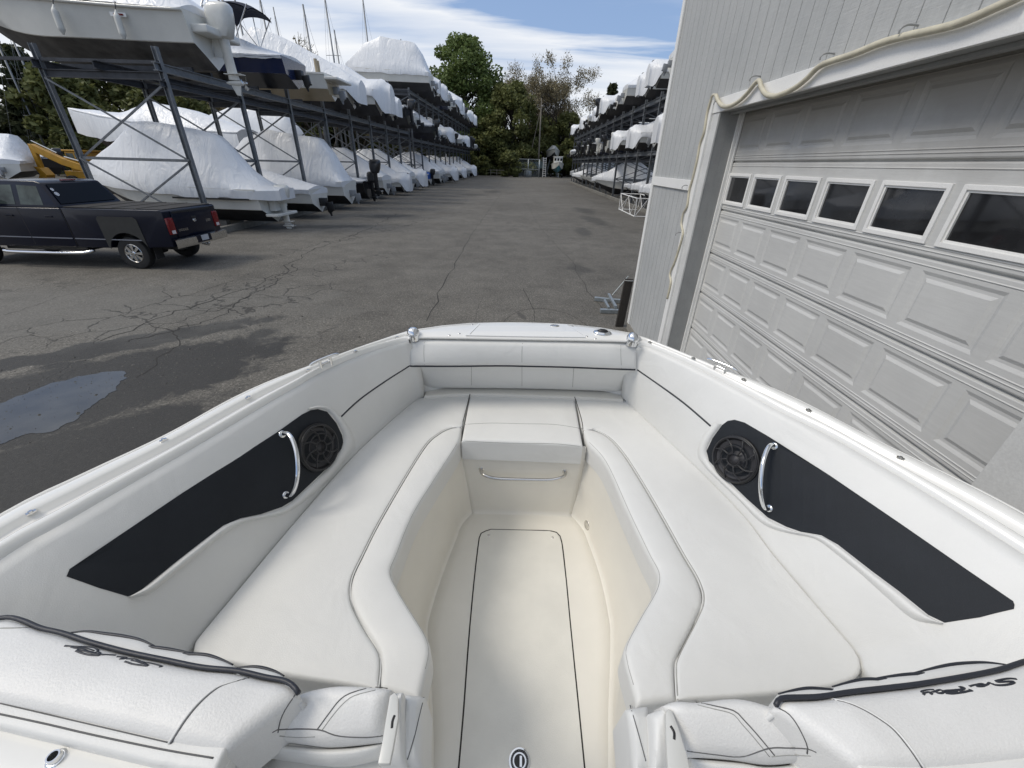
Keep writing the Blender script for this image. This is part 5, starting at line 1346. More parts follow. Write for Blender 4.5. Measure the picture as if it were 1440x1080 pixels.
# ---- near left rack, ground row
gL = 'boats on the ground row of the near left rack'; gT = 'boats on the upper tier of the near left rack'
def special_g1():
    o = empty('stored_boat', (-11.45, 20.0, .30), math.pi, 'shrink wrapped cruiser with exposed cream stern drive, directly behind the navy truck', 'boat', gL)
    L, B, D, sh = 7.4, 2.75, 1.42, .35
    mk_hull(o, L, B, D, sh, M['hullw'], M['hullb'])
    mk_cover(o, L, B, D, sh, [(-.10,.05),(.0,.15),(.10,.75),(.22,1.95),(.27,2.1),(.62,2.35),(.70,2.25),(.85,1.2),(1,.4)], 1.0, .22, sock=.10, hang=.15, skirt=.38, wr=.045, seed=3)
    mk_outboard(o, -.12, 0, D-.62, .95, M['hullw'], 0, M['hullw'], name='outboard_motor')
    MB().box((-.55,-.9,.30),(.0,.9,.42)).box((-.3,-.5,.5),(-.02,.5,.95)).build('swim_platform', M['hullw'], o, bevel=.03)
    MB().box((.3,-B/2-.005,D-.42),(3.6,-B/2+.06,D-.36)).box((.3,B/2-.06,D-.42),(3.6,B/2+.005,D-.36)).build('rub_rail', M['black'], o)
    return o
special_g1()
put_boat('low', 'low shrink wrapped runabout between the big wrapped cruiser and the tall angular one', gL, -11.3, 24.4, .30, -1, 1.08)
put_boat('tall', 'tall angular shrink wrapped cruiser, third from the near end of the ground row', gL, -11.4, 29.2, .30, -1, 1.0)
o = new_boat('flat', 'dark hulled boat with flat white wrap and black outboard in the ground row', 77); o['group'] = gL; o.location = (-11.7, 33.7, .30); o.rotation_euler = (0, 0, math.pi)
mk_outboard(o, -.35, .2, 1.75, 1.15, M['motor_b'])
put_boat('cabin', 'steep wrapped cabin boat beyond the black outboard, near left ground row', gL, -11.6, 38.2, .30, -1, 1.05)
put_boat('sock', 'round wrapped boat with covered motor, sixth in the near left ground row', gL, -11.4, 42.7, .30, -1, .9)
put_boat('cabin', 'wrapped cabin boat at seventh place of the near left ground row', gL, -11.6, 47.2, .30, -1, 1.1)
put_boat('sock', 'last wrapped boat of the near left ground row', gL, -11.8, 51.4, .30, -1, 1.0)

# ---- near left rack, upper tier
def special_t1():
    o = empty('stored_boat', (-12.5, 20.15, 5.98), math.pi, 'unwrapped white sport boat with hanging fenders and large white outboard, top of near rack', 'boat', gT)
    L, B, D, sh = 8.6, 2.75, 1.62, .55
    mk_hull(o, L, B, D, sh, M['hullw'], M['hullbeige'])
    mk_outboard(o, -.10, 0, D-.62, 1.36, M['motor_w'])
    MB().box((-.6,-1.0,D-.62),(.02,1.0,D-.36)).build('engine_bracket', M['hullw'], o, bevel=.05, smooth=40)
    wd, kl, gn = hull_fn(L, B, D, sh)
    for s_ in (1, -1):
        mb = MB(); mb.tube([V((L*t + (.10*L*max(0,t-.7)/.3 if t>.7 else 0), s_*(wd(t)*1.03), gn(t)-.05)) for t in [i/24 for i in range(24)]], .045, 8); mb.build('rub_rail', M['hullw'], o, smooth=True)
    for t in (.26, .52):
        x = L*t; y = wd(t)+.14
        f = MB().tube(catmull([(x,y,gn(t)-.20),(x,y+.02,gn(t)-.26),(x,y+.04,gn(t)-.38),(x+.0,y+.06,gn(t)-.95),(x,y+.06,gn(t)-1.05)], 18), [.02,.03,.05,.08]+[.105]*11+[.08,.05,.03], 12).build('fender', mat('old_fender_vinyl', (.62,.61,.56), .5, var=.1), o, smooth=True)
        MB().tube([(x,y-.1,gn(t)+.05),(x,y,gn(t)-.2)], .016, 6).build('fender_rope', M['black'], f)
    mb = MB().add([(L*.30,wd(.3)+.028,gn(.3)-.36),(L*.235,wd(.235)+.028,gn(.235)-.36),(L*.235,wd(.235)+.028,gn(.235)-.24),(L*.30,wd(.3)+.028,gn(.3)-.24)], [(0,1,2,3)])
    bd = mb.build('hull_badge', M['trim'], o); md = bd.modifiers.new('thickness','SOLIDIFY'); md.thickness = .01
    mb = MB().add([(L*.285,wd(.285)+.045,gn(.3)-.325),(L*.245,wd(.245)+.045,gn(.235)-.325),(L*.245,wd(.245)+.045,gn(.235)-.275),(L*.285,wd(.285)+.045,gn(.3)-.275)], [(0,1,2,3)]); md = mb.build('badge_mark', M['redlens'], bd).modifiers.new('thickness','SOLIDIFY'); md.thickness = .006
    mk_cover(o, L, B, D, sh, [(0,.25),(.08,.7),(.20,1.2),(.34,1.25),(.40,.25),(1,.02)], 1.3, .35, skirt=.02, wr=.05, seed=9)
    MB().box((L*.42,-.6,D+.0),(L*.58,.6,D+1.0)).build('console', M['hullw'], o, bevel=.12, smooth=40)
    mk_screen(o, L, B*.7, D+.6, .55, .5)
    mb = MB()
    for s_ in (-1, 1): mb.tube(catmull([V((L*t, s_*wd(t)*.93, gn(t)+.28)) for t in (.6,.7,.8,.9,.98)], 16), .02, 6)
    mb.build('bow_rail', M['steel'], o, smooth=True)
special_t1()
def special_t2():
    o = empty('stored_boat', (-11.55, 24.9, 6.02), math.pi, 'dark hulled boat with sloping white wrap, tubular tower and folded navy bimini', 'boat', gT)
    L, B, D, sh = 7.6, 2.6, 1.15, .3
    mk_hull(o, L, B, D, sh, M['hullnavy'], M['hullblack'])
    mk_cover(o, L, B, D, sh, [(-.08,.04),(.12,.35),(.35,.85),(.55,1.25),(.8,.9),(1,.1)], 1.15, .15, sock=.0, skirt=.14, seed=4)
    mk_tower(o, 3.2, 1.15, D+.5, 1.7); mk_bimini(o, 1.2, 3.0, 1.0, D+.6, 1.25)
    mk_sterndrive(o, .35, M['black'])
special_t2()
def special_t3():
    o = empty('stored_boat', (-11.5, 29.3, 6.0), math.pi, 'small tan and white skiff without a wrap, third on the near upper tier', 'boat', gT)
    L, B, D, sh = 6.2, 2.3, 1.25, .2
    mk_hull(o, L, B, D, sh, M['hullw'], M['hulltan']); MB().box((-.75,-1.1,D-.32),(.02,1.1,D-.18)).build('swim_platform', M['hullw'], o, bevel=.04)
    MB().box((-.02,-.8,.25),(.0,.8,.85)).build('transom_panel', M['hulltan'], o)
    mk_sterndrive(o, .3); mk_screen(o, L, B, D)
    MB().tube([(.6,.5,D),(.6,.5,D+.7)], .10, 8).tube([(.6,.25,D),(.6,.25,D+.65)], .10, 8).build('upright_bolsters', M['hulltan'], o)
special_t3()
put_boat('slope', 'large shrink wrapped boat filling the middle of the near upper tier', gT, -11.9, 33.6, 6.02, -1, 1.0)
put_boat('sock', 'round wrapped boat after the large one on the near upper tier', gT, -11.4, 38.0, 6.02, -1, 1.25)
put_boat('slope', 'smoothly sloping wrapped boat, sixth on the near upper tier', gT, -11.7, 42.4, 6.02, -1, 1.0)
put_boat('flat', 'flat wrapped dark boat near the end of the near upper tier', gT, -11.4, 46.9, 6.02, -1, 1.15)
put_boat('low', 'last low wrapped boat on the near upper tier', gT, -11.6, 51.4, 6.02, -1, 1.2)

# ---- far left rack
ORD = ['first','second','third','fourth','fifth','sixth','seventh','eighth','ninth','tenth','eleventh','twelfth','thirteenth','fourteenth','fifteenth','sixteenth']
DESC = dict(cabin='shrink wrapped cabin boat', low='low shrink wrapped runabout', sock='round wrapped boat with covered motor', flat='flat wrapped black hulled boat', open='uncovered white runabout with windscreen', navy='boat under a fitted navy cover', twin='wrapped boat with two black outboards', tall='tall angular wrapped cruiser', tarp='small boat under a blue tarpaulin', clear='boat in dull translucent wrap', slope='large smoothly sloping wrapped boat')
rr = random.Random(21)
rows_far = [('ground row', .28, ['tarp','cabin','cabin','sock','low','cabin','sock','cabin','low','sock','cabin','open','low']),
            ('middle tier', 5.42, ['flat','cabin','low','sock','cabin','open','low','sock','open','open','flat','open','low']),
            ('top tier', 10.12, ['tall','slope','sock','cabin','navy','slope','sock','cabin','flat','sock','slope','sock','flat'])]
for nm, z, ks in rows_far:
    for k, kd in enumerate(ks):
        y = 55.5 + 4.5*k + 2.25
        put_boat(kd, '%s, %s along the %s of the far left rack' % (DESC[kd], ORD[k], nm), 'boats on the %s of the far left rack' % nm, -11.7 + rr.uniform(-.3, .8), y, z, -1, rr.uniform(1.0, 1.2))
rows_r = [('ground row', .28, ['low','cabin','sock','sock','low','low','cabin','low','sock','open','low','open','sock','low','open','clear']),
          ('middle tier', 4.18, ['cabin','sock','cabin','sock','sock','navy','open','navy','flat','open','flat','low','open','low','low','low']),
          ('top tier', 7.48, ['sock','cabin','sock','sock','cabin','low','sock','twin','sock','low','low','sock','low','low','sock','low'])]
for nm, z, ks in rows_r:
    for k, kd in enumerate(ks):
        y = 22.0 + 4.05*k + 2.02
        gr_ = nm.startswith('ground'); sc_ = rr.uniform(.78, .92)
        put_boat(kd, '%s, %s along the %s of the right hand rack' % (DESC[kd], ORD[k], nm), 'boats on the %s of the right rack' % nm, (15.2 if gr_ else 8.6) + rr.uniform(-.6, .4), y, z, -1 if gr_ else 1, sc_*(1.05 if gr_ else 1))
# ================================================================ trees
def leafmat(name, c1, c2):
    m, nt, b = newmat(name); tc = node(nt, 'ShaderNodeTexCoord'); oi = node(nt, 'ShaderNodeNewGeometry')
    n = noise_n(nt, tc.outputs['Object'], .35, 3); w = node(nt, 'ShaderNodeTexWhiteNoise', noise_dimensions='3D')
    nt.links.new(tc.outputs['Object'], w.inputs['Vector'])
    f = math_n(nt, 'ADD', math_n(nt, 'MULTIPLY', n, .7), math_n(nt, 'MULTIPLY', oi.outputs['Random Per Island'], .45))
    nt.links.new(ramp(nt, f, [(.3, c1), (.8, c2)]).outputs[0], b.inputs['Base Color']); b.inputs['Roughness'].default_value = .6
    b.inputs['Specular IOR Level'].default_value = .25
    tr_ = node(nt, 'ShaderNodeBsdfTranslucent'); nt.links.new(b.inputs['Base Color'].links[0].from_socket, tr_.inputs[0])
    mx = node(nt, 'ShaderNodeMixShader'); mx.inputs[0].default_value = .25; out = nt.nodes['Material Output']
    nt.links.new(b.outputs[0], mx.inputs[1]); nt.links.new(tr_.outputs[0], mx.inputs[2]); nt.links.new(mx.outputs[0], out.inputs[0])
    return m
LM = dict(maple=leafmat('maple_leaves', (.085,.120,.034), (.19,.245,.08)), olive=leafmat('olive_leaves', (.085,.095,.030), (.185,.195,.070)), dark=leafmat('evergreen_needles', (.032,.042,.020), (.082,.092,.044)),
          bud=leafmat('brown_spring_buds', (.16,.135,.085), (.30,.255,.15)), pale=leafmat('fresh_pale_leaves', (.05,.09,.015), (.13,.18,.04)), rust=leafmat('rusty_shrub_leaves', (.035,.02,.012), (.08,.045,.025)))
M['bark'] = mat('tree_bark', (.055,.047,.038), .9, var=.3, vscale=4, bump=.5, bscale=20, stretch=(3,3,.5))
def branches(mb, p, d, ln, r, depth, rg, tips, maxd, spread=.55):
    q = p; pts = [p]; dd = d.copy()
    for i in range(4):
        dd = (dd + V((rg.gauss(0,.10), rg.gauss(0,.10), rg.gauss(.03,.06)))).normalized(); q = q + dd*ln/4; pts.append(q)
    mb.tube(pts, [r*(1-.4*i/4) for i in range(5)], 6 if depth < 2 else (4 if depth < 3 else 3), cap=False)
    if depth >= maxd: tips.append((q, dd)); tips.append((pts[2], dd)); return
    for k in range(rg.choice([2,3,3]) if depth else 4):
        o_ = dd.orthogonal().normalized(); o_.rotate(Matrix.Rotation(rg.random()*6.28, 3, dd) if True else None)
        nd = (dd + o_*rg.uniform(spread*.6, spread*1.5)).normalized()
        s = pts[-1] if k < 2 else pts[rg.choice([2,3])]
        branches(mb, s, nd, ln*rg.uniform(.62,.8), r*.58, depth+1, rg, tips, maxd, spread)
def leaves(mb, c, n, rad, size, rg, squash=1.0):
    for _ in range(n):
        while True:
            v = V((rg.uniform(-1,1), rg.uniform(-1,1), rg.uniform(-1,1)))
            if v.length < 1: break
        p = c + V((v.x*rad, v.y*rad, v.z*rad*squash)); s = size*rg.uniform(.6,1.3)
        a = V((rg.gauss(0,1), rg.gauss(0,1), rg.gauss(0,.7))).normalized(); b = a.cross(V((rg.gauss(0,1), rg.gauss(0,1), rg.gauss(0,1)))).normalized()
        mb.add([p-a*s, p+b*s*.55, p+a*s, p-b*s*.55], [(0,1,2,3)])
def tree(name, label, cat, group, x, y, h, w, kind, seed, dens=1.0, leaf=.3, base=.2):
    rg = random.Random(seed); o = empty(name, (x, y, 0), 0, label, cat, group)
    tips = []; tk = MB()
    if kind in ('maple','olive','pale','rust'):
        tk.tube([(0,0,0),(.1,0,h*.3),(0,.1,h*.55),(0,0,h*.8)], [h*.022,h*.017,h*.011,h*.004], 9)
        cr = MB(); N = int(46*dens)
        cl = []
        for k in range(N):
            t = rg.random()**.8; z = h*(base + (1-base)*t); 
            prof = math.sin(math.pi*min(1, (t*.86+.12)))**.65
            a = rg.random()*6.28; rr_ = w/2*prof*math.sqrt(rg.uniform(.15,1))
            c = V((math.cos(a)*rr_, math.sin(a)*rr_, z*.97)); cl.append(c)
            tk.tube([V((0,0,z*.7)), V((c.x*.5, c.y*.5, z*.86)), c], [h*.006, h*.004, h*.0015], 5, cap=False)
            leaves(cr, c, int(150*dens), w*.115*rg.uniform(.7,1.35), leaf, rg, .8)
        tk.build('trunk', M['bark'], o, smooth=True); cr.build('crown', LM[kind], o, fix=False)
    elif kind == 'bare':
        branches(tk, V((0,0,0)), V((.03,0,1)), h*.30, h*.016, 0, rg, tips, 5, .62)
        tk.build('trunk', M['bark'], o, fix=False)
        cr = MB()
        for p, d in tips:
            leaves(cr, p, max(1, int(7*dens)), h*.045, leaf*.62, rg)
            for _ in range(2): cr.bar(p, p + (d + V((rg.gauss(0,.6), rg.gauss(0,.6), rg.gauss(.1,.5)))).normalized()*h*.06, .035, .035)
        cr.build('crown', LM['bud'], o, fix=False)
    elif kind == 'dark':
        tk.tube([(0,0,0),(0,.1,h*.5),(0,0,h*.98)], [h*.016,h*.010,h*.002], 8)
        cr = MB(); nl = int(15*dens)
        for i in range(nl):
            t = i/nl; z = h*(.14 + .85*t); r_ = w/2*(1-t)**.75*rg.uniform(.75,1.15)+.25
            for k in range(8):
                a = rg.random()*6.28; e = V((math.cos(a)*r_, math.sin(a)*r_, z-r_*.12+rg.uniform(-.4,.4)))
                tk.tube([V((0,0,z)), e], [h*.004, h*.001], 4, cap=False)
                for s in (.35,.65,.95): leaves(cr, V((0,0,z)).lerp(e, s), int(13*dens), .75*(1.3-s*.4), leaf, rg, .45)
        tk.build('trunk', M['bark'], o, smooth=True); cr.build('crown', LM['dark'], o, fix=False)
    return o
def at(px, Y): return on_y(px, 229, Y).x
def zt(px, py, Y): return on_y(px, py, Y).z
gB = 'trees beyond the end of the yard'
tree('maple_tree', 'tall leafy green tree beyond the far end of the left racks', 'tree', gB, at(655,132), 132, zt(652,50,132), 22, 'maple', 1, 1.9, .42, .12)
tree('leafy_tree', 'olive green rounded tree between the tall green one and the utility pole', 'tree', gB, at(718,126), 126, zt(716,116,126), 17, 'olive', 2, 1.7, .40, .06)
tree('leafy_tree', 'lower dark green bushy tree standing before the olive one', 'tree', gB, at(690,124), 124, 13, 13, 'olive', 3, 1.3, .40, .03)
tree('bare_tree', 'large brownish budding tree behind the white cabin boat', 'tree', gB, at(776,136), 136, zt(782,82,136)*1.08, 22, 'bare', 4, 3.6, .34)
tree('bare_tree', 'thin brown budding tree just right of the large budding one', 'tree', gB, at(812,142), 142, zt(806,95,142), 16, 'bare', 5, 2.6, .34)
tree('bare_tree', 'pale budding tree rising behind the olive tree', 'tree', gB, at(716,146), 146, zt(720,86,146)*1.05, 20, 'bare', 6, 3.2, .34)
tree('bare_tree', 'budding tree between the olive tree and the large budding one', 'tree', gB, at(748,150), 150, zt(745,86,150)*1.03, 18, 'bare', 7, 3.0, .34)
tree('conifer_tree', 'pointed conifer above the far end of the right rack', 'tree', gB, at(849,128), 128, zt(848,116,128), 8, 'dark', 8, 2.2, .4)
for k, (px, Y, top, w, kd) in enumerate([(740,122,205,9,'olive'),(762,138,165,14,'olive'),(795,134,160,14,'olive'),(822,130,170,14,'olive'),(838,126,182,12,'olive'),(850,140,150,14,'bare'),(866,138,148,15,'bare'),(668,121,205,7,'olive'),(680,119,222,5,'olive'),(716,112,214,6,'olive')]):
    nm = ['low round bush beside the dark green shed','dark green undergrowth tree behind the utility pole','dark green undergrowth tree behind the white cabin boat','dark green tree left of the right rack end','dark green tree behind the end of the right rack','bare tree above the far right boats','bare tree showing over the middle of the right rack','low dark bush at the far end of the left rack','small bush beside the far end of the left rack','clipped low bush before the olive tree'][k]
    tree('bush' if w < 10 else 'leafy_tree', nm, 'bush' if w < 10 else 'tree', 'undergrowth at the end of the yard', at(px, Y), Y, zt(px, top, Y), w, kd, 20+k, .9 if w < 10 else 1.1, .36, .02)
# woods behind the left racks
lw = [(-84,52,17,'dark'),(-76,60,15,'dark'),(-70,50,12,'rust'),(-92,70,19,'dark'),(-68,66,15,'dark'),(-60,72,16,'olive'),(-58,60,12,'olive'),(-52,78,17,'dark'),(-49,66,12,'olive'),(-45,84,17,'olive'),(-42,72,13,'bare'),(-38,88,17,'dark'),(-36,78,13,'olive'),(-32,94,17,'olive'),(-30,84,15,'bare'),(-28,104,18,'olive'),(-25,92,14,'bare'),(-26,114,18,'olive'),(-24,124,19,'bare'),(-100,56,17,'dark'),(-66,84,18,'dark')]
adj = dict(dark='dark evergreen', olive='olive leafy tree', rust='rusty brown leafed tree', bare='thin budding tree')
place = ['at the far left edge','second from the far left edge','low beside the left evergreens','behind the leftmost evergreen','right of the leftmost evergreens','above the yellow excavator','close behind the yellow excavator','behind the first rack bay','low behind the first rack bay','behind the second rack bay','in front of the wood behind the second bay','behind the third rack bay','low behind the third rack bay','behind the fourth rack bay','in front of the wood behind the fourth bay','behind the fifth rack bay','low behind the fifth rack bay','behind the sixth rack bay','behind the tall rack','farthest out to the left','deep behind the yellow excavator']
for k, (x, y, h, kd) in enumerate(lw):
    tree('conifer_tree' if kd == 'dark' else 'leafy_tree' if kd != 'bare' else 'bare_tree', adj[kd] + ' ' + place[k], 'tree', 'wood behind the left racks', x, y, h, h*(.62 if kd == 'dark' else .85), kd, 60+k, 1.7 if kd == 'dark' else 1.15, .42, .02)
tree('bare_tree', 'feathery budding tree top showing over the wrapped boats between two masts', 'tree', 'wood behind the left racks', at(462,72), 72, zt(462,40,72), 9, 'bare', 99, 1.5, .22)
tree('bare_tree', 'sparse leafy tree top between the big wrapped boat and the tall green tree', 'tree', 'wood behind the left racks', at(588,110), 110, zt(588,74,110), 12, 'bare', 98, 1.5, .3)

def woods(name, label, x0, y0, x1, y1, h, n, seed, kind, ls=.5):
    rg = random.Random(seed); mb = MB()
    for k in range(n):
        t = rg.random(); hh = h*(.72+.28*noise.noise(V((t*14, seed, 0))))
        c = V((x0+(x1-x0)*t + rg.gauss(0,2.5), y0+(y1-y0)*t + rg.gauss(0,2.5), hh*rg.random()**.9))
        leaves(mb, c, 30, 1.5, ls, rg, .8)
    tag(mb.build(name, LM[kind], fix=False), label, None, 'background woods', 'stuff')
woods('woodland', 'dark woodland mass closing the end of the yard', -75, 150, 120, 150, 19, 2300, 5, 'dark', .6)
woods('woodland', 'olive woodland mass behind the end of the yard', -60, 158, 110, 158, 21, 700, 6, 'olive', .6)
woods('woodland', 'dark woodland mass behind the left racks', -130, 45, -32, 135, 13, 1900, 7, 'dark', .55)
woods('woodland', 'dark woodland mass behind the right rack', 40, 30, 50, 150, 11, 700, 8, 'olive', .6)

# ================================================================ far end of the yard
gm = mat('weathered_pole_wood', (.20,.175,.14), .9, var=.2, stretch=(8,8,.6), vscale=2, bump=.3, bscale=12)
Y = 121; px0 = 757
up_ = empty('utility_pole', (at(px0,Y), Y, 0), 0, 'wooden utility pole standing at the end of the yard behind the shed', 'pole')
MB().tube([(0,0,0),(0,0,zt(757,138,Y))], [.24,.15], 10).build('shaft', gm, up_, smooth=True)
MB().box((-.9,-.08,zt(757,150,Y)),(.9,.08,zt(757,150,Y)+.15)).tube([(-3.2,.3,0),(-.2,.1,zt(757,150,Y)*.93)], .09, 6).build('crossarm', gm, up_)
sh = empty('storage_shed', (at(747,119), 119, 0), 0, 'low shed with dark green sheet roof beside the utility pole', 'shed')
MB().box((-3.2,0,0),(3.4,4,2.1)).build('wall', mat('shed_boards', (.06,.065,.06), .9, var=.3), sh)
MB().prism([V((-4.0,-.6,2.0)),V((3.9,-.6,2.0)),V((3.0,1.0,3.6)),V((-3.0,1.0,3.0))], (0,1,0), 4).build('roof', mat('dark_green_sheeting', (.012,.035,.038), .5, var=.2), sh, bevel=.03)
oh = empty('pale_wall_house', (at(741,128), 128, 0), 0, 'small pale building glimpsed behind the dark green shed roof', 'building')
MB().box((-5,0,0),(5,5,4.6)).build('wall', mat('pale_render', (.34,.33,.31), .8, var=.2), oh)
mb = MB()
for k in range(6): mb.box((-4.6+k*1.6,-.06,2.6),(-4.2+k*1.6,-.005,4.4))
mb.build('vertical_boards', mat('reddish_boards', (.16,.09,.07), .8), oh)
ld = empty('folding_ladder', (at(766,117), 117, 0), 0, 'aluminium ladder standing upright right of the chain link enclosure', 'ladder')
mb = MB()
for x in (-.35,.35): mb.tube([(x,0,0),(x,.3,4.5)], .07, 6)
for k in range(9): mb.tube([(-.35,.03*k,.4+k*.48),(.35,.03*k,.4+k*.48)], .06, 5)
mb.build('rails_and_rungs', M['trim_grey'], ld)
# chain link enclosure
Y = 112
x0_, x1_ = at(727,Y), at(759,Y)
fe = empty('chain_link_fence', (x0_, Y, 0), 0, 'chain link enclosure with metal posts in the middle of the yard end', 'fence')
W2 = x1_-x0_; hF = 4.0
for xx in (0, W2*.5, W2): 
    for yy in (0, 4): MB().tube([(xx,yy,0),(xx,yy,hF)], .07, 8).build('post', M['galv'], fe, smooth=True)
mb = MB()
for yy in (0, 4):
    mb.tube([(0,yy,hF-.05),(W2,yy,hF-.05)], .05, 6); mb.tube([(0,yy,hF*.45),(W2,yy,hF*.45)], .035, 6)
mb.build('rail', M['galv'], fe)
mb = MB()
nx = int(W2/.28)
for k in range(-12, nx+1):
    for sgn in (1, -1):
        a = V((k*.28 if sgn > 0 else (k+12)*.28, .03, 0)); b = a + V((sgn*hF*.85, 0, hF*.97))
        # clip to the panel
        t0, t1 = 0.0, 1.0
        dx_ = b.x-a.x
        for lim, s in ((0, 1), (W2, -1)):
            t = (lim-a.x)/dx_
            if s*dx_ > 0: t0 = max(t0, t)
            else: t1 = min(t1, t)
        if t1 > t0: mb.bar(a.lerp(b,t0), a.lerp(b,t1), .012, .012)
mb.build('mesh', M['galv'], fe, fix=False)
MB().lathe([(0,1.5),(.9,1.45),(1.0,.8),(.9,.1),(.8,0)], Matrix.Translation((W2*.5,2,0)), 16).build('covered_drum', M['galv'], fe, smooth=40)
# rail fence at left of the far end
rf = empty('rail_fence', (at(690,118), 118, 0), 0, 'low weathered rail fence below the tall green tree', 'fence')
mb = MB(); 
for k in range(9): MB().box((k*1.6-.07-8,-.07,0),(k*1.6+.07-8,.07,1.5)).build('post', M['timber'], rf)
MB().box((-8,-.03,1.25),(5,.03,1.38)).box((-8,-.03,.6),(5,.03,.72)).build('rail', M['timber'], rf)
# small white cabin boat facing us on a trailer
def cabin_boat(x, y, label, sc, z0, mtop, cab=True, name='cabin_boat'):
    o = empty(name, (x, y, 0), R(-90), label, 'boat')
    L, B, D, sh_ = 6.5, 2.5, 1.5, .5
    s_o = empty('x', (0,0,0)); bpy.data.objects.remove(s_o)
    h = mk_hull(o, L, B, D, sh_, mtop, M['hullteal'] if cab else M['hullb']); h.location = (0,0,z0)
    if cab:
        c = MB().box((1.2,-.85,D-.1),(4.0,.85,D+1.35)).build('cabin', M['hullw'], o, bevel=.12, smooth=40); c.location = (0,0,z0)
        for yy in (-.58, 0, .58): w_ = MB().box((4.005,yy-.2,D+.65),(4.03,yy+.2,D+1.12)).build('window', M['wind'], c, bevel=.02)
        r_ = MB().box((1.0,-.95,D+1.36),(4.15,.95,D+1.44)).build('cabin_roof', M['hullw'], o, bevel=.03); r_.location = (0,0,z0)
        t_ = MB().bar((0,0,.7),(7.6,0,.75),.12,.12).bar((.3,-.8,.7),(3.5,-.8,.7),.1,.12).bar((.3,.8,.7),(3.5,.8,.7),.1,.12).bar((7.3,0,.1),(7.3,0,.9),.1,.1).build('trailer_frame', M['galv'], o)
        for yy in (-1.15, 1.15): MB().lathe([(0,-.1),(.2,-.1),(.33,-.11),(.36,-.06),(.36,.06),(.33,.11),(.2,.1),(0,.1)], Matrix.Translation((1.6,yy,.36)) @ Matrix.Rotation(R(90),4,'X'), 20).build('trailer_wheel', M['rubber'], o, smooth=40)
    else:
        cv = mk_cover(o, L, B, D, sh_, [(0,.3),(.3,1.0),(.6,.9),(.8,.4),(1,.05)], 1.1, .2, seed=5, m=M['clearwrap'], skirt=.1); cv.location = (0,0,z0)
        for xx in (1, 4):
            for yy in (-.9,.9): MB().tube([(xx,yy*1.2,0),(xx,yy*.6,z0+.3)], .06, 6).build('boat_stand', M['galv'], o)
    o.scale = (sc, sc, sc); return o
cabin_boat(at(784,118), 121, 'small white cabin boat with three front windows facing down the yard', 1.25, .9, M['hullw'])
cabin_boat(at(777,126), 131, 'larger grey and white boat on tall stands behind the cabin boat', 1.45, 2.6, M['hullw'], False)
ob = put_boat('clear', 'big dull wrapped boat standing on the ground beside the end of the right rack', 'boats beyond the right rack', at(832,100), 100, .4, 1, 2.0)
ob.rotation_euler = (0, 0, R(60))

# ================================================================ beyond the left rack: large wrapped yacht, masts, excavator, other boats
ya_ = empty('wrapped_yacht', (-21.5, 36.5, 2.2), math.pi, 'long shrink wrapped yacht with a sharp bow standing behind the near left rack', 'boat')
mk_hull(ya_, 12.5, 3.6, 2.3, 1.3, M['shrink'], M['hullb']); mk_cover(ya_, 12.5, 3.6, 2.3, 1.3, [(0,.3),(.3,1.3),(.55,1.5),(.75,.4),(1,.1)], 1.2, .25, skirt=1.6, seed=8)
for xx in (2, 6, 9):
    for yy in (-1.4, 1.4): MB().tube([(xx,yy*1.2,-2.2),(xx,yy*.8,.6)], .06, 6).build('jack_stand', M['galv'], ya_)
y2 = put_boat('tall', 'wrapped boat seen through the rack behind the tall angular cruiser', 'boats beyond the left rack', -20.5, 45, .8, -1, 1.5)
y3 = put_boat('cabin', 'wrapped boat at the left edge of the photo above the truck roof', 'boats beyond the left rack', -38.2, 32.5, 1.0, -1, .9, R(-60))
y5 = put_boat('open', 'uncovered boat lying behind the yellow excavator', 'boats beyond the left rack', -37, 52, .4, -1, 1.3, R(20))
y6 = put_boat('flat', 'dark wrapped boat beyond the masts at far left', 'boats beyond the left rack', -46, 44, .9, -1, 1.2, R(60))
M['mast'] = mat('grey_mast_alloy', (.20,.21,.22), .45, .5, var=.15)
msk = [((56,190),(4,44),58),((77,188),(20,32),60),((136,146),(112,60),74),((144,146),(134,60),80),((344,60),(334,-12),50),((378,60),(372,-14),56),((436,66),(426,6),52),((466,60),(459,-14),64),((474,70),(471,42),66),((516,50),(508,-10),70),((566,85),(563,55),80),((296,170),(290,60),88),((394,60),(389,10),84)]
mdesc = ['leftmost grey sailboat mast in front of the dark evergreens','second grey sailboat mast from the left edge','slim mast behind the first rack post pair','white banded mast right of the slim one','thick mast behind the tubular tower','mast rising left of the folded navy bimini','dark short mast against the pale cloud','tall mast beside the feathery tree top','stub of a mast right of the feathery tree','mast rising over the big wrapped boat of the tall rack','thin short mast head near the tall green tree','distant mast seen between rack braces','thin distant mast left of the dark short mast']
for k, (b_, t_, Yk) in enumerate(msk):
    p = on_y(b_[0], b_[1], Yk); q_ = on_y(t_[0], t_[1], Yk)
    X = p.x; top = q_.z
    o = empty('sailboat_mast', (X, Yk, 0), 0, mdesc[k], 'mast', 'sailboat masts beyond the left racks')
    MB().tube([(0,0,0),(0,0,top)], [.13,.085], 8).build('spar', M['mast'], o, smooth=True)
    rg_ = MB()
    for f in (.45,.7): rg_.tube([(-.9,0,top*f),(0,.1,top*f+.05),(.9,0,top*f)], .03, 5)
    for s in (-1, 1):
        rg_.tube([(0,0,top*.98),(s*.9,0,top*.7),(s*1.0,0,top*.45),(s*1.4,0,0)], .012, 4)
    rg_.tube([(0,0,top*.95),(0,-4.5,1)], .012, 4)
    rg_.build('rigging', M['mast'], o)
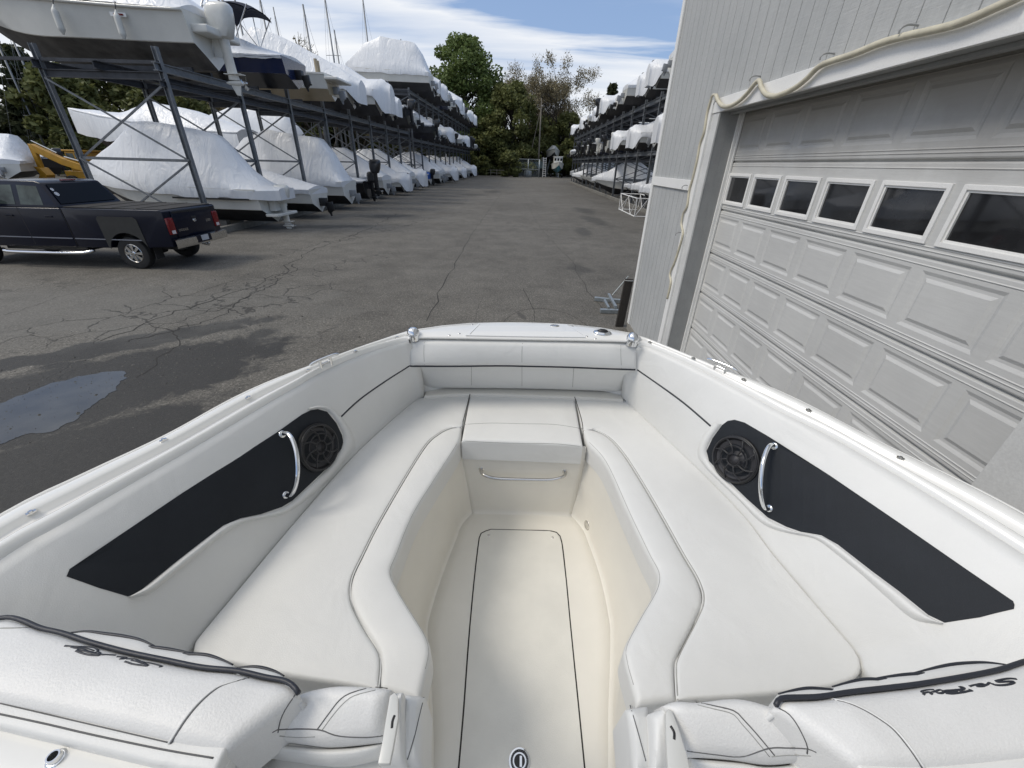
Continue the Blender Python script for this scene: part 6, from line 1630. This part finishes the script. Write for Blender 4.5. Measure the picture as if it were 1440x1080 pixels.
# yellow backhoe loader
M['cat'] = mat('worn_yellow_paint', (.42,.22,.015), .5, var=.2, vscale=2)
ex = empty('backhoe_loader', (-37.6, 36.2, 0.0), R(-4), 'yellow backhoe loader with raised boom parked behind the navy truck', 'excavator')
MB().box((1.2,-.9,1.0),(4.4,.9,1.9)).box((4.4,-.7,.9),(6.4,.7,2.1)).build('body', M['cat'], ex, bevel=.06)
cb = MB().box((2.0,-.85,1.9),(3.9,.85,3.55)).build('cab', M['cat'], ex, bevel=.08)
MB().box((1.9,-.95,3.56),(4.1,.95,3.7)).build('cab_roof', M['cat'], ex, bevel=.04)
for x0q in (2.15, 3.05): MB().box((x0q,-.87,2.5),(x0q+.75,-.855,3.4)).build('window', M['glass_lt'], cb)
MB().box((1.985,-.7,2.5),(1.995,.7,3.4)).build('window', M['glass_lt'], cb)
for (x, r_) in ((1.9,.75),(5.6,.52)):
    for s in (-1, 1): MB().lathe([(0,-.2),(r_*.5,-.2),(r_*.95,-.22),(r_,-.1),(r_,.1),(r_*.95,.22),(r_*.5,.2),(0,.2)], Matrix.Translation((x,s*1.0,r_)) @ Matrix.Rotation(R(90),4,'X'), 22).build('wheel', M['rubber'], ex, smooth=40)
MB().prism([V((6.6,-1.5,1.2)),V((6.4,-1.5,1.8)),V((2.2,-1.5,3.0)),V((-.3,-1.5,4.1)),V((-.6,-1.5,3.9)),V((-.3,-1.5,3.4)),V((2.0,-1.5,2.4))], (0,1,0), .4).build('boom', M['cat'], ex, bevel=.03)
MB().prism([V((-.7,-1.45,4.1)),V((-.2,-1.45,3.9)),V((-.4,-1.45,2.0)),V((-.8,-1.45,2.0))], (0,1,0), .3).build('stick', M['cat'], ex, bevel=.03)
MB().prism([V((-.9,-1.7,2.2)),V((-.3,-1.7,2.1)),V((.1,-1.7,1.5)),V((-.3,-1.7,.9)),V((-1.1,-1.7,1.0)),V((-.6,-1.7,1.6))], (0,1,0), .8).build('bucket', M['cat'], ex, bevel=.03)
MB().tube([(5.0,-1.3,2.5),(2.4,-1.3,3.1)], .06, 8).tube([(1.8,-1.3,3.4),(-.3,-1.3,4.35)], .05, 8).build('hydraulic_rams', M['steel'], ex)
ex.scale = (.82, .82, .82)
# dark car behind the truck
cr_ = empty('parked_car', (-21.2, 17.2, 0), R(180), 'dark car roof just showing behind the navy truck cab', 'car')
prof = [(0,.35),(0,.95),(.25,1.05),(.9,1.1),(1.5,1.52),(2.9,1.55),(3.6,1.08),(4.5,.95),(4.65,.4)]
MB().prism([V((x,-.9,z)) for x, z in prof], (0,1,0), 1.8).build('body', M['hullblack'], cr_, bevel=.08, smooth=40)
MB().prism([V((x,-.91,z)) for x, z in ((1.05,1.1),(1.55,1.47),(2.85,1.5),(3.4,1.12))], (0,1,0), 1.82).build('side_windows', M['tint'], cr_)
for x in (.95, 3.75):
    for s in (-.92, .92): MB().lathe([(0,-.1),(.2,-.1),(.31,-.1),(.33,0),(.31,.1),(.2,.1),(0,.1)], Matrix.Translation((x,s,.33)) @ Matrix.Rotation(R(90),4,'X'), 18).build('wheel', M['rubber'], cr_, smooth=40)
# ================================================================ light and sky
w = bpy.data.worlds.new('World'); scene.world = w; w.use_nodes = True; nt = w.node_tree
bg = nt.nodes['Background']; sky = node(nt, 'ShaderNodeTexSky', sky_type='NISHITA'); sky.sun_disc = False
SEL, SAZ = 52.0, -100.0                      # elevation; azimuth clockwise from +Y
sky.sun_elevation = R(SEL); sky.sun_rotation = R(SAZ); sky.altitude = 10; sky.air_density = 1.0; sky.dust_density = 1.2; sky.ozone_density = 1.2
tc = node(nt, 'ShaderNodeTexCoord'); sep = node(nt, 'ShaderNodeSeparateXYZ'); nt.links.new(tc.outputs['Generated'], sep.inputs[0])
zz = math_n(nt, 'ADD', math_n(nt, 'MAXIMUM', sep.outputs[2], 0.0), .10)
cx_ = math_n(nt, 'DIVIDE', sep.outputs[0], zz); cy_ = math_n(nt, 'DIVIDE', sep.outputs[1], zz)
cmb = node(nt, 'ShaderNodeCombineXYZ'); nt.links.new(cx_, cmb.inputs[0]); nt.links.new(cy_, cmb.inputs[1])
mp = node(nt, 'ShaderNodeMapping'); mp.inputs['Rotation'].default_value = (0, 0, R(-8)); mp.inputs['Scale'].default_value = (.14, .60, 1); mp.inputs['Location'].default_value = (0.35, 0.1, 0); nt.links.new(cmb.outputs[0], mp.inputs[0])
n1 = noise_n(nt, mp.outputs[0], 1.3, 7, .50, .4)
n2 = noise_n(nt, mp.outputs[0], 5.5, 6, .6, .3)
# a broad sheet of high cloud whose upper edge sinks towards the right
az = math_n(nt, 'ARCTAN2', sep.outputs[0], sep.outputs[1]); el = math_n(nt, 'ARCSINE', sep.outputs[2])
azc = math_n(nt, 'MAXIMUM', az, R(-32)); edge = math_n(nt, 'SUBTRACT', R(14.0), math_n(nt, 'MULTIPLY', azc, .17))
sheet = ramp(nt, math_n(nt, 'MULTIPLY', math_n(nt, 'SUBTRACT', math_n(nt, 'ADD', edge, math_n(nt, 'MULTIPLY', math_n(nt, 'SUBTRACT', n2, .5), .10)), el), 9.0), [(0.0, 0.0), (.35, .36), (.7, .18), (1.0, .30)]).outputs[0]
high = ramp(nt, el, [(.62, 0.0), (.95, .34)]).outputs[0]
f = math_n(nt, 'ADD', math_n(nt, 'MULTIPLY', n1, .85), math_n(nt, 'MULTIPLY', n2, .15))
f = math_n(nt, 'ADD', f, math_n(nt, 'MAXIMUM', sheet, high))
fr_ = ramp(nt, f, [(.50, 0.0), (.68, .5), (.92, 1.0)])
skyc = mixc(nt, .55, sky.outputs[0], (3.0, 4.4, 7.3))
cl = mixc(nt, fr_.outputs[0], skyc, (8.9, 8.95, 9.0))
nt.links.new(cl, bg.inputs[0]); bg.inputs[1].default_value = .105
sun = bpy.data.lights.new('sun', 'SUN'); sun.energy = 1.7; sun.angle = R(18); sun.color = (1, .93, .82)
so = bpy.data.objects.new('sun', sun); col.objects.link(so)
d_ = V((math.sin(R(SAZ))*math.cos(R(SEL)), math.cos(R(SAZ))*math.cos(R(SEL)), math.sin(R(SEL))))
so.rotation_euler = d_.to_track_quat('Z', 'Y').to_euler(); so.location = (0, 0, 60)
vs = scene.view_settings; scene.display_settings.display_device = 'sRGB'; vs.view_transform = 'Standard'; vs.look = 'None'; vs.exposure = 0.10; vs.gamma = 1
